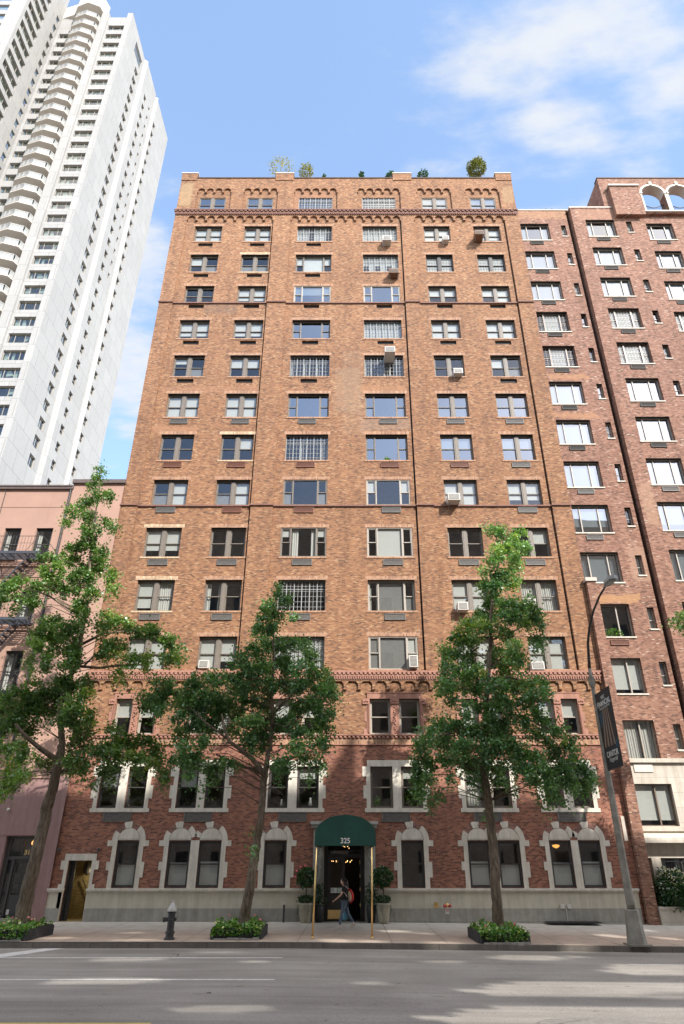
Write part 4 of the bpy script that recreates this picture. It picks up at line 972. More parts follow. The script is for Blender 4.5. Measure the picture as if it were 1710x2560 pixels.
for X in (14.55, 14.95):
    b = MB(); b.tube([(X, 32.5, 44.3), (X, 32.5, 44.9)], .07, 8); b.tube([(X, 32.5, 44.8), (X + .12, 32.4, 44.95), (X + .15, 32.35, 44.8)], .1, 8); b.build('roof_vent', M['black_iron'], nb)
b = MB(); b.q((12.4, 33.9, 0), (34, 33.9, 0), (34, 33.9, 43.6), (12.4, 33.9, 43.6))
for t_ in AT: b.box(12.4, 34, 32.6, 33.9, t_ + .3, t_ + .45)
b.build('interior', M['interior'], nb)
RA = ['FNF', 'QF', 'FFF', 'N', 'F', 'FFF', 'F', 'FFF', 'QQQ', 'CFC', 'N', 'R', 'C']
def stone_sill(par, x0, x1, z, y):
    b = MB(); b.box(x0 - .05, x1 + .05, y - .05, y + .1, z - .075, z - .002); return b.build('sill', M['lime'], par)
for i, t_ in enumerate(AT):
    kind = 'K' if i in (3, 4) else ('T' if i < 10 else 'U'); fm = 'frame_bronze' if kind == 'K' else 'frame_light'
    gm = 'glass_sky' if i < 10 and kind != 'K' else 'glass'
    for (hs, y, cd__) in ((hA, YA, 0), (hB, YBB, 1), (hC, YC, 2)):
        a, c, z0, z1 = hs[2 * i]; code = RA[(i + cd__ * 0) % 13]
        if kind == 'K': code = 'F' if cd__ else 'NFN'
        window(nb, (a + c) / 2, z0, c - a, z1 - z0, kind if not (cd__ and kind == 'U') else 'T', code, fm, gm, y, .22, None)
        stone_sill(nb, a, c, z0, y)
        if i not in (9, 11, 12): vent(nb, (a + c) / 2 - .05, z0 - .44, .92, .28, 'sleeve_black' if i < 7 else ('sleeve_red' if i == 10 else 'sleeve_grey'), y - .05)
        a, c, z0, z1 = hs[2 * i + 1]; window(nb, (a + c) / 2, z0, c - a, z1 - z0, 'U', ('F', 'F', 'F', 'N', 'F')[i % 5], fm, 'glass_sky' if i % 2 else 'glass', y, .2, None); stone_sill(nb, a, c, z0, y)
# limestone base
hS = [(12.86, 14.66, 3.58, 5.32), (15.35, 15.75, 4.0, 5.2), (17.0, 19.0, 3.58, 5.32), (21.4, 23.3, 3.58, 5.32)]
b = MB(); b.wall((0, YA - .02, 0), (1, 0, 0), 12.84, 34, 3.3, 6.3, hS, depth=.4)
b.box(12.84, 34, YA - .16, YA - .02, 6.22, 6.40); b.box(12.84, 34, YA - .10, YA - .02, 3.38, 3.56)
pts = [(YA - .02, 3.3)] + [(YA - .02 - .35 * math.sin(a), 3.02 + .28 * math.cos(a)) for a in [PI / 2 * k / 6 for k in range(7)]] + [(YA - .37, 2.92), (YA + .8, 2.92), (YA + .8, 3.3)]
n = len(b.v)
for X in (12.84, 34): b.v += [(X, p[0], p[1]) for p in pts]
k = len(pts)
for i in range(k): j = (i + 1) % k; b.f.append((n + i, n + j, n + k + j, n + k + i)); b.m.append(0)
b.wall((0, YA + .2, 0), (1, 0, 0), 12.84, 34, -.3, 2.92, [(12.95, 13.2, .8, 2.34), (13.6, 15.2, .8, 2.34), (16.5, 18.5, .8, 2.34)], depth=.3)
b.build('stone_base', M['lime_block'], nb)
for (a, c, z0, z1) in hS:
    window(nb, (a + c) / 2, z0, c - a, z1 - z0, 'U', 'R', 'frame_bronze', 'glass', YA - .02, .2, None)
for (a, c) in ((13.6, 15.2), (16.5, 18.5)):
    o = window(nb, (a + c) / 2, .8, c - a, 1.54, 'U', 'SN', 'frame_dark', 'glass', YA + .2, .18, None)
    b = MB()
    for k in range(int((c - a) / .13)): x = -(c - a) / 2 + .06 + .13 * k; b.tube([(x, -.12, .05), (x, -.12, 1.5)], .012, 4)
    for z in (.1, .75, 1.4): b.tube([(-(c - a) / 2, -.12, z), ((c - a) / 2, -.12, z)], .014, 4)
    sub('window_bars', b.mesh('window_bars', M['black_iron']), o)
b = MB(); b.box(13.1, 13.96, YA - .06, YA - .03, 5.82, 6.19); b.build('white_panel', M['white_metal'], nb)
gwall = MB(); gwall.box(12.86, 34, 31.62, 31.8, -.3, .45); gwall.box(12.84, 34, 31.58, 31.84, .45, .55)
tag(gwall.build('garden_wall', M['lime_block']), 'low pale stone garden wall below the shrubs at right', 'wall')

# ------------------------------------------------------------------ white tower
tw = thing('apartment_tower', 'tall white concrete apartment tower with stacked angular balconies', 'building', (-46, 75, 0))
FL = 2.85; T0 = 136.16; NF = 35
b = MB(); hF = [(-43.67, -40.80, T0 - 1.62 - FL * k, T0 - FL * k) for k in range(NF)]
b.wall((0, 63.45, 0), (1, 0, 0), -43.95, -40.55, 30, 138.9, hF, depth=.4)
b.box(-45.25, -43.95, 63.1, 64.5, 20, 139.75); b.box(-40.55, -39.65, 63.1, 64.5, 20, 139.75)
S1 = [(68.55, 69.8, T0 - 2.4 - FL * k - 1.25, T0 - 2.4 - FL * k) for k in range(1, NF)]
S1 = [(68.45, 70.0, 61.33 + FL * k - 1.7, 61.33 + FL * k) for k in range(-5, 26)]
S2 = [(72.9, 74.0, 60.4 + FL * k - 1.5, 60.4 + FL * k) for k in range(-5, 26)]; S3 = [(75.6, 76.2, 61.0 + FL * k - 1.2, 61.0 + FL * k) for k in range(9, 26)]
S4 = [(77.7, 78.8, 65.2 + FL * k - 1.5, 65.2 + FL * k) for k in range(-6, 24)]
b.wall((-39.65, 0, 0), (0, 1, 0), 64.5, 71.0, 20, 139.75, S1 + [(66.6, 70.2, 134.3, 137.3)], depth=.35, inward=(-1, 0, 0))
b.q((-39.65, 71.0, 20), (-39.05, 71.4, 20), (-39.05, 71.4, 139.75), (-39.65, 71.0, 139.75))
b.wall((-39.05, 0, 0), (0, 1, 0), 71.4, 77.3, 20, 139.1, S2 + S3, depth=.35, inward=(-1, 0, 0))
b.q((-39.05, 77.3, 20), (-38.5, 77.6, 20), (-38.5, 77.6, 138.4), (-39.05, 77.3, 138.4))
b.wall((-38.5, 0, 0), (0, 1, 0), 77.6, 85.6, 20, 137.6, S4, depth=.35, inward=(-1, 0, 0))
b.q((-38.5, 85.6, 20), (-60, 85.6, 20), (-60, 85.6, 137), (-38.5, 85.6, 137))
# balcony wall and left wing
hW = [(-52.6, -50.3, T0 + 1.55 - 1.5 - FL * k, T0 + 1.55 - FL * k) for k in range(1, NF)]
b.wall((0, 64.2, 0), (1, 0, 0), -53.1, -45.0, 20, 144.0, hW, depth=.5)
SL = [(62.75, 63.75, 138.3 - 1.6 - FL * k, 138.3 - FL * k) for k in range(0, NF)]; SM = [(56.3, 60.4, 137.4 - 1.75 - FL * k, 137.4 - FL * k) for k in range(-2, NF)]
b.wall((-53.1, 0, 0), (0, 1, 0), 55.6, 64.2, 20, 152, SL + SM, depth=.35, inward=(-1, 0, 0))
b.wall((0, 55.6, 0), (1, 0, 0), -75, -53.1, 20, 152, [(-58.5, -55.5, 137.4 - 1.75 - FL * k, 137.4 - FL * k) for k in range(-2, NF)], depth=.35)
b.box(-60, -39.8, 64.6, 85.4, 137.0, 137.1)
b.build('wall', M['white_wall'], tw)
b = MB()
for (a, c, z0, z1) in hF: b.q((a, 63.7, z0), (c, 63.7, z0), (c, 63.7, z1), (a, 63.7, z1)) if False else None
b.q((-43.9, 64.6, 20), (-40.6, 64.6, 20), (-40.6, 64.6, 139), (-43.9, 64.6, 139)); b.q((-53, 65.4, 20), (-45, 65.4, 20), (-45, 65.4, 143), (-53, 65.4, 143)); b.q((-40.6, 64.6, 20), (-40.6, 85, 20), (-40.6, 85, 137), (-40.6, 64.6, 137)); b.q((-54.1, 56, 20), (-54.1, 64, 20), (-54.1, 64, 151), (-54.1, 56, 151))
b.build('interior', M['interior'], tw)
# windows: the largest as parts, the small distant rest as one part
def flat_frame(b, x0, x1, z0, z1, y, n=3):
    b.box(x0, x0 + .05, y, y + .08, z0, z1); b.box(x1 - .05, x1, y, y + .08, z0, z1); b.box(x0, x1, y + .001, y + .079, z0, z0 + .05); b.box(x0, x1, y + .001, y + .079, z1 - .05, z1)
    for i in range(1, n): x = x0 + (x1 - x0) * (i / n if n != 3 else (0, .27, .73)[i]); b.box(x - .03, x + .03, y + .002, y + .078, z0, z1)
TWC = {}
def tower_window(wd, h, n, cv):
    k = (round(wd, 2), round(h, 2), n, cv)
    if k not in TWC:
        f = MB(); flat_frame(f, -wd / 2, wd / 2, 0, h, 0, n); g = MB(); g.q((-wd / 2, .04, 0), (wd / 2, .04, 0), (wd / 2, .04, h), (-wd / 2, .04, h)); c = None
        if cv:
            c = MB(); rr = random.Random(cv)
            for i in range(n):
                xa = -wd / 2 + wd * i / n; w_ = wd / n
                if rr.random() < .7: t_ = rr.random(); c.q((xa, .3, 0 if rr.random() < .5 else h * .4), (xa + w_ * (.3 + .7 * t_), .3, 0 if rr.random() < .5 else h * .5), (xa + w_ * (.3 + .6 * rr.random()), .3, h), (xa, .3, h))
            c = c.mesh('curtain', M['curtain']) if c.f else None
        TWC[k] = (f.mesh('window', M['frame_light']), g.mesh('pane', M['glass_green']), c)
    return TWC[k]
def put_tw(x, y, z, wd, h, n, cv, rot=0):
    f, g, c = tower_window(wd, h, n, cv); o = link('window', f, tw, (x, y, z)); o.rotation_euler = (0, 0, rot); sub('pane', g, o)
    if c: sub('curtain', c, o)
for i, (a, c, z0, z1) in enumerate(hF): put_tw((a + c) / 2, 63.72, z0, c - a, z1 - z0, 3, i % 6)
for i, (a, c, z0, z1) in enumerate(SM[:24]): put_tw(-53.32, (a + c) / 2, z0, c - a, z1 - z0, 3, (i + 3) % 6, PI / 2)
for i, (a, c, z0, z1) in enumerate(sorted(S1, key=lambda q: q[2])[:31]): put_tw(-39.86, (a + c) / 2, z0, c - a, z1 - z0, 2, (i * 2) % 5, PI / 2)
rest = MB(); restg = MB()
for (X, L) in ((-39.26, S2 + S3), (-38.72, S4), (-53.32, SL + SM[24:])):
    for (a, c, z0, z1) in L:
        rest.box(X, X + .06, a, a + .06, z0, z1); rest.box(X, X + .06, c - .06, c, z0, z1); rest.box(X, X + .06, a + .06, c - .06, (z0 + z1) / 2 - .04, (z0 + z1) / 2 + .02)
        rest.q((X - .04, a, z0), (X - .04, c, z0), (X - .04, c, z1), (X - .04, a, z1), 1); 
for (a, c, z0, z1) in hW:
    flat_frame(rest, a, c, z0, z1, 64.5, 3); rest.q((a, 64.54, z0), (c, 64.54, z0), (c, 64.54, z1), (a, 64.54, z1), 1); rest.q((a, 64.9, z0 + .1), (a + 1, 64.9, z0 + .1), (a + .7, 64.9, z1), (a, 64.9, z1), 2)
rest.box(-39.9, -39.85, 66.6, 70.2, 134.3, 137.3, 1); 
for k in range(-2, NF):
    z1 = 137.4 - FL * k; rest.q((-58.5, 55.85, z1 - 1.75), (-55.5, 55.85, z1 - 1.75), (-55.5, 55.85, z1), (-58.5, 55.85, z1), 1)
o = rest.build('small_windows', [M['frame_light'], M['glass_green'], M['curtain']], tw); o['kind'] = 'stuff'
# balconies
bp = [(-50.7, 64.2), (-49.6, 62.5), (-47.5, 61.9), (-45.65, 62.5), (-44.9, 64.2)]
B0 = MB(); B0.slab(bp, 0, .22)
B1 = MB()
for i in range(4):
    p, q = Vector((*bp[i], 0)), Vector((*bp[i + 1], 0)); L = (q - p).length; d = (q - p) / L; nn = 3 if i in (1, 2) else 3
    perp = Vector((-d.y, d.x, 0))
    for k in range(nn + 1): c = p + (q - p) * k / nn; B1.box(c.x - .05, c.x + .05, c.y - .05, c.y + .05, .22, 1.25)
    for (za, zb) in ((.22, .42), (1.15, 1.27)):
        a_ = p + perp * .04; c_ = q + perp * .04; e_ = q - perp * .04; f_ = p - perp * .04; B1.slab([(a_.x, a_.y), (f_.x, f_.y), (e_.x, e_.y), (c_.x, c_.y)], za, zb)
B2 = MB()
for i in range(4): p, q = bp[i], bp[i + 1]; B2.q((*p, .4), (*q, .4), (*q, 1.16), (*p, 1.16))
sm = B0.mesh('balcony', M['beige_conc']); rm = B1.mesh('railing', M['white_plain']); gm_ = B2.mesh('railing_panel', plain('frosted_balcony_panel', (.27, .285, .28), .35, var=.1, scale=.8, bump=0))
for k in range(NF):
    o = link('balcony', sm, tw, (0, 0, 136.85 - FL * k)); sub('railing', rm, o); sub('railing_panel', gm_, o)
b = MB(); b.slab([(-53.1, 64.2), (-50.7, 63.6), (-49.6, 62.3), (-47.5, 61.6), (-45.5, 62.3), (-44.9, 64.2)], 140.2, 143.9); b.build('roof_canopy', M['beige_conc'], tw)

# ------------------------------------------------------------------ unseen block across the street: shades the road, openings added for sun patches
op = thing('apartment_building', 'unseen brick row of apartment houses across the street, shading the road, with openings added for sun patches', 'building', (20, -2, 0))
dX, dZ = .7 * 34, .93 * 34
prof = [(-70, 6.5), (-30, 5.6), (-13, 5.0), (-9.2, 4.75), (-8.4, 6.1), (-4.2, 6.3), (-3.6, 5.2), (-1.35, 5.0), (.12, 7.5), (.36, 7.45), (.4, 5.35), (5.9, 4.95), (9.8, 4.5), (10.6, 3.6), (12.6, 2.9), (14, 2.3), (20, 2.0), (60, 1.0)]
prof = [(x + dX, z + dZ) for x, z in prof]
slots = []   # made-up openings that let sun through to the road: ground point centre, length along x, depth along y
for (gx, gy, lx, ly) in ((5.3, 22.25, 1.9, .9), (6.8, 22.6, .6, .5), (8.6, 20.1, 3.2, 1.5), (5.6, 17.1, 4.8, 1.5), (7.6, 16.4, 2.2, .6), (4.6, 14.3, 5.0, 1.3), (2.7, 21.2, 1.1, .35), (-6.0, 21.3, 1.7, .45), (-5.4, 17.7, 2.2, .65), (-3.7, 22.95, 1.2, .25), (-2.4, 20.9, .7, .35),
                         (1.7, 28.0, 1.0, .7), (2.7, 27.25, .7, .3), (3.0, 24.3, 1.1, .65), (9.3, 27.0, .7, 1.0), (11.0, 26.4, .5, .8), (7.2, 24.0, 1.0, .6), (11.2, 29.2, .7, .7), (-.4, 24.7, .9, .8), (.7, 24.6, .9, .6), (-2.2, 14.6, 1.6, .5), (.6, 17.6, .7, .3), (-9.6, 25.4, 1.1, .4), (-6.8, 24.8, 1.4, .35), (-7.6, 27.1, .8, .3)):
    t_ = gy + 2.15; nr = 5 if ly > .45 else 3
    for k_ in range(nr):          # ragged openings, wider in the middle and slanting
        f_ = (k_ + .5) / nr - .5; wk = 1.15 * lx * (1 - 1.5 * f_ * f_) * (.9 + .2 * ((k_ * 7 + int(gx * 3)) % 3) / 2); ox = f_ * lx * .55
        za_ = .93 * (t_ + 1.25 * ly * (k_ / nr - .5)); zb_ = .93 * (t_ + 1.25 * ly * ((k_ + 1) / nr - .5)); slots.append((gx + .7 * t_ + ox - wk / 2, gx + .7 * t_ + ox + wk / 2, za_, zb_))
b = MB()
for i in range(len(prof) - 1):
    (xa, za), (xb, zb) = prof[i], prof[i + 1]; zf = 30
    b.prism([(xa, zf), (xb, zf), (xb, zb), (xa, za)], -2.3, -2.0)
xa, xb = prof[0][0], prof[-1][0]
wins = []
for k in range(10):
    for j in range(-14, 27):
        x = j * 3.1; z = 1.2 + k * 3.05
        if z < 27.5 and not any(s[0] - 1.7 < x < s[1] + .3 and s[2] - 1.9 < z < s[3] + .3 for s in slots): wins.append((x, x + 1.5, z, z + 1.7))
b.wall((0, -2.0, 0), (1, 0, 0), xa, xb, -.3, 30, slots + wins, depth=.06, inward=(0, -1, 0)); b.wall((0, -2.06, 0), (1, 0, 0), xa, xb, -.3, 30, slots)
b.build('wall', brick('buff_brick', [(0, (.5, .4, .3)), (1, (.68, .58, .46))], (.6, .54, .46)), op)
for i in range(len(wins)):
    pass
g = MB()
for (a, c, z0, z1) in wins: g.q((a, -2.05, z0), (c, -2.05, z0), (c, -2.05, z1), (a, -2.05, z1))
o = g.build('window_glass', plain('dark_reflecting_glass', (.05, .055, .06), .1, var=.2), op); o['kind'] = 'stuff'
# ------------------------------------------------------------------ foliage
def leaf_mat(name, dark, mid, light, yellow):
    t = NT(name); t.n.remove(t.b)
    at_ = t.new('ShaderNodeAttribute'); at_.attribute_name = 'tint'
    c = t.ramp(at_.outputs['Fac'], [(0, dark), (.45, mid), (.8, light), (1, yellow)])
    d = t.new('ShaderNodeBsdfDiffuse'); t.l.new(c, d.inputs[0])
    tr = t.new('ShaderNodeBsdfTranslucent'); t.l.new(t.mix(1, c, (1.5, 1.7, .5), 'MULTIPLY'), tr.inputs[0])
    g = t.new('ShaderNodeBsdfGlossy'); g.inputs['Roughness'].default_value = .38; g.inputs[0].default_value = (.8, .9, .9, 1)
    m1 = t.new('ShaderNodeMixShader'); m1.inputs[0].default_value = .30; t.l.new(d.outputs[0], m1.inputs[1]); t.l.new(tr.outputs[0], m1.inputs[2])
    m2 = t.new('ShaderNodeMixShader'); m2.inputs[0].default_value = .055; t.l.new(m1.outputs[0], m2.inputs[1]); t.l.new(g.outputs[0], m2.inputs[2]); t.l.new(m2.outputs[0], t.out.inputs[0])
    return t.m
M['ginkgo'] = leaf_mat('ginkgo_leaf', (.055, .11, .035), (.12, .22, .062), (.21, .34, .085), (.43, .45, .09))
M['ginkgo_cool'] = leaf_mat('ginkgo_leaf_blue_green', (.055, .125, .055), (.13, .255, .10), (.24, .40, .15), (.42, .48, .12))
M['shrub'] = leaf_mat('shrub_leaf', (.012, .035, .012), (.03, .08, .025), (.06, .13, .04), (.2, .26, .08))
M['bedding'] = leaf_mat('bedding_leaf', (.05, .14, .03), (.12, .28, .05), (.3, .45, .1), (.75, .72, .42))
M['yellow_leaf'] = leaf_mat('autumn_leaf', (.09, .10, .02), (.24, .22, .03), (.45, .36, .05), (.6, .45, .05))
def bark():
    t = NT('ridged_bark'); v = t.mapping(scale=(9, 9, 1.3)); n = t.noise(1.6, 6, .75, v)
    t.col(t.ramp(n, [(.3, (.05, .038, .028)), (.5, (.15, .115, .082)), (.7, (.30, .245, .175))])); t.b.inputs['Roughness'].default_value = .95; t.bump(n, 1.0, .06); return t.m
M['bark'] = bark()
def leaves_mesh(name, P, size, tint, mat, rng, up=.35, ratio=.8, droop=0.0):
    """one small folded fan of two triangles-wide quads per point"""
    n = len(P); s = size * rng.uniform(.65, 1.3, n)
    nrm = rng.normal(size=(n, 3)); nrm[:, 2] = np.abs(nrm[:, 2]) * .8 + up; nrm /= np.linalg.norm(nrm, axis=1)[:, None]
    r = rng.normal(size=(n, 3)); r[:, 2] -= droop; a = np.cross(nrm, r); a /= np.linalg.norm(a, axis=1)[:, None]; b = np.cross(nrm, a)
    s = s[:, None]; fold = nrm * s * rng.uniform(.0, .35, n)[:, None]
    v0 = P; v1 = P + (b * .55 + a * .5 * ratio) * s + fold; v2 = P + b * s * .95; v3 = P + (b * .55 - a * .5 * ratio) * s + fold
    V = np.stack([v0, v1, v2, v3], 1).reshape(-1, 3).astype(np.float32)
    me = bpy.data.meshes.new(name); me.vertices.add(4 * n); me.vertices.foreach_set('co', V.ravel()); me.loops.add(4 * n); me.loops.foreach_set('vertex_index', np.arange(4 * n, dtype=np.int32))
    me.polygons.add(n); me.polygons.foreach_set('loop_start', np.arange(0, 4 * n, 4, dtype=np.int32)); me.polygons.foreach_set('loop_total', np.full(n, 4, np.int32))
    at_ = me.attributes.new('tint', 'FLOAT', 'POINT'); at_.data.foreach_set('value', np.repeat(np.clip(tint, 0, 1), 4).astype(np.float32))
    me.materials.append(mat); me.update(calc_edges=True); return me
def fwd(p): return p.y * math.cos(TH) + (p.z - CZ) * math.sin(TH)
def crop(ox, oy, s): return lambda x, y: (ox + x / s, oy + y / s)
def foliage(blobs, cf, sc, Yc, rng, dens=420, spread=1.2, warm=None, leaf=.1):
    Ps = []; Ts = []; twigs = []
    for (x, y, rx, ry) in blobs:
        Y = Yc + rng.uniform(-spread, spread); c = at(*cf(x, y), Y); k = fwd(c) / FPX / sc; RX, RZ = rx * k * .95, ry * k * .86; RY = max(.3, min(RX, RZ) * 1.0)
        nt = max(7, int(RX * RZ * 70)); tot = max(55, dens * 11.5 * RX * RZ * rng.uniform(.8, 1.15)); base = rng.normal(0, .1)
        for _ in range(nt):
            q = rng.normal(size=3); q /= np.linalg.norm(q); q *= rng.uniform(.25, 1.0) ** .5
            tc_ = np.array([c.x + q[0] * RX * .93, c.y + q[1] * RY, c.z + q[2] * RZ * .93]); m = max(6, int(tot / nt))
            sg = rng.uniform(.06, .17); p = rng.normal(size=(m, 3)) * np.array([sg, sg, sg * .8]) + tc_; p[:, 2] -= np.abs(rng.normal(size=m)) * (.32 if rng.random() < .22 else .09)
            tw_ = base + rng.normal(.42, .13) + (.22 if warm and warm(x, y) else 0); Ps.append(p); Ts.append(tw_ + rng.normal(0, .09, m)); twigs.append((tc_, c))
    return np.concatenate(Ps), np.concatenate(Ts), twigs
def tree(label, cf, sc, Yb, trunk, branches, blobs, seed, mat='ginkgo', warm=None, dens=420, group='ginkgo trees along the kerb', leaf=.112):
    rng = np.random.default_rng(seed); base = at(*cf(*trunk[0][:2]), Yb)
    t = thing('ginkgo_tree', label, 'tree', (base.x, Yb, gz(base.x, Yb)), group)
    b = MB(); pts = []; rs = []
    for i, (x, y, r) in enumerate(trunk):
        p = at(*cf(x, y), Yb + .12 * math.sin(i * 1.7)); pts.append(p); rs.append(r)
    pts[0].z = gz(base.x, Yb) - .1
    # smooth the trunk line and roughen its outline
    P2 = []; R2 = []
    for i in range(len(pts) - 1):
        n = 4
        for k in range(n):
            f = k / n; P2.append(pts[i].lerp(pts[i + 1], f) + Vector((rng.normal(0, .012), rng.normal(0, .012), 0))); R2.append((rs[i] + (rs[i + 1] - rs[i]) * f) * (1 + rng.normal(0, .03)))
    P2.append(pts[-1]); R2.append(rs[-1]); b.tube(P2, R2, 14)
    o = b.build('trunk', M['bark'], t, smooth=True)
    for br in branches:
        b = MB(); q = [at(*cf(x, y), Yb + oy) for (x, y, r, oy) in br]; b.tube(q, [r for (_, _, r, _) in br], 8); b.build('branch', M['bark'], t, smooth=True)
    b = MB()
    P, T, tw_ = foliage(blobs, cf, sc, Yb, rng, dens=dens, warm=warm)
    # fine twigs reach from the trunk line towards the leaf clusters
    tp = [p for p in P2[len(P2) // 3:]]
    done = set()
    for tc_, c in tw_:
        key = (round(c.x, 2), round(c.z, 2))
        if key in done: continue
        done.add(key)
        q = min(tp, key=lambda p: (p - c).length + abs(p.z + .6 - c.z) * .5); d = (q - c).length
        if d > 3.4: continue
        mid = q.lerp(c, .5) + Vector((0, 0, .12 * d)); b.tube([q, mid, c], [.010 + .004 * d, .008 + .002 * d, .004], 4)
    b.build('twigs', M['bark'], t, smooth=True)['kind'] = 'stuff'
    me = leaves_mesh('crown', P, leaf, T, M[mat], rng, droop=.5); link('crown', me, t)
    return t
T1 = crop(0, 1150, 2.608)
tree('left ginkgo tree with leaning trunk and leafy arms in front of the pink house', T1, 2.608, 25.9,
     [(138, 3012, .27), (160, 2910, .235), (196, 2739, .22), (245, 2543, .205), (289, 2371, .2), (304, 2275, .205), (342, 2152, .175), (372, 2010, .165), (395, 1920, .16), (405, 1850, .12), (400, 1760, .11), (392, 1600, .1), (440, 1440, .095), (500, 1340, .09), (520, 1200, .085), (560, 1000, .075), (580, 800, .065), (590, 600, .05), (620, 400, .035), (640, 200, .025), (655, 70, .012)],
     [[(380, 1960, .11, 0), (340, 1935, .1, -.2), (260, 1880, .085, -.4), (160, 1795, .07, -.6), (100, 1720, .05, -.8)], [(400, 1970, .08, 0), (480, 1905, .06, .3), (600, 1880, .045, .5), (760, 1850, .03, .6)],
      [(510, 1345, .06, 0), (650, 1355, .05, -.3), (760, 1340, .045, -.5), (930, 1335, .03, -.6)], [(540, 1200, .05, 0), (680, 1130, .04, .3), (900, 1110, .03, .4), (1090, 1150, .02, .4)], [(550, 1030, .05, 0), (400, 940, .045, -.3), (320, 885, .03, -.4), (160, 830, .02, -.5)],
      [(540, 1350, .04, 0), (600, 1290, .035, .2), (640, 1260, .02, .3)], [(300, 2280, .07, 0), (270, 2262, .05, -.12)]],
     [(650, 60, 22, 30), (650, 110, 36, 30), (615, 160, 50, 20), (640, 215, 50, 35), (710, 225, 40, 28), (560, 260, 70, 38), (480, 330, 55, 35), (430, 385, 30, 35), (570, 350, 55, 50), (690, 400, 40, 30), (740, 440, 30, 32), (600, 450, 70, 50), (590, 530, 80, 55), (500, 560, 70, 45), (660, 600, 60, 50), (620, 680, 100, 60), (720, 760, 50, 55), (750, 825, 40, 30), (450, 640, 70, 55), (330, 640, 75, 38), (350, 720, 85, 65), (540, 760, 100, 65), (600, 850, 45, 50), (470, 820, 90, 60), (300, 810, 100, 60), (150, 800, 90, 45), (40, 820, 60, 45), (20, 890, 35, 35), (150, 900, 60, 40), (100, 960, 30, 28), (220, 930, 50, 40), (540, 930, 70, 55),
      (350, 1060, 100, 55), (450, 1080, 95, 65), (280, 1130, 80, 55), (230, 1200, 50, 55), (200, 1300, 28, 45), (212, 1360, 18, 24), (420, 1180, 110, 75), (330, 1260, 50, 55), (300, 1330, 28, 35), (480, 1250, 80, 75), (450, 1330, 70, 45), (580, 1020, 55, 50), (700, 1010, 60, 45), (790, 1060, 80, 45), (680, 1090, 70, 45), (880, 1100, 80, 45), (1000, 1110, 80, 50), (1090, 1160, 60, 55), (1150, 1230, 45, 55), (1175, 1300, 32, 45), (1100, 1290, 55, 50), (760, 1180, 80, 50), (700, 1260, 80, 50), (850, 1290, 105, 42), (960, 1300, 55, 50), (780, 1385, 40, 35), (740, 1440, 14, 25), (800, 1440, 16, 25),
      (460, 1440, 110, 65), (560, 1440, 50, 45), (540, 1530, 60, 45), (380, 1480, 90, 55), (250, 1440, 60, 25), (100, 1520, 100, 45), (250, 1530, 110, 55), (50, 1600, 80, 75), (180, 1620, 120, 75), (330, 1580, 110, 75), (480, 1600, 100, 75), (580, 1660, 50, 55), (80, 1720, 80, 60), (180, 1740, 70, 50), (430, 1690, 100, 55), (540, 1740, 80, 60), (520, 1820, 95, 50), (50, 1880, 60, 55), (130, 1870, 50, 40), (180, 1930, 100, 42), (290, 1970, 60, 30), (60, 1990, 75, 50), (160, 2050, 80, 42), (60, 2110, 50, 50), (15, 2170, 35, 35), (500, 1940, 85, 50), (450, 2000, 50, 45), (580, 2000, 70, 42), (630, 1880, 50, 35),
      (740, 1750, 50, 32), (800, 1820, 100, 50), (700, 1860, 80, 50), (920, 1830, 100, 50), (1020, 1870, 80, 50), (760, 1930, 110, 60), (880, 1940, 90, 50), (1010, 1950, 70, 50), (1060, 2030, 40, 42), (690, 2020, 50, 40), (740, 2075, 32, 24), (610, 2110, 34, 18), (900, 2030, 30, 34), (1075, 2080, 18, 20)], 21,
     'ginkgo', lambda x, y: (x > 560 and 1250 < y < 1480) or (x < 250 and y > 1850) or (430 < x < 620 and 1550 < y < 1700) or (700 < x and 720 < y < 870))
T2 = crop(350, 1400, 2.471)
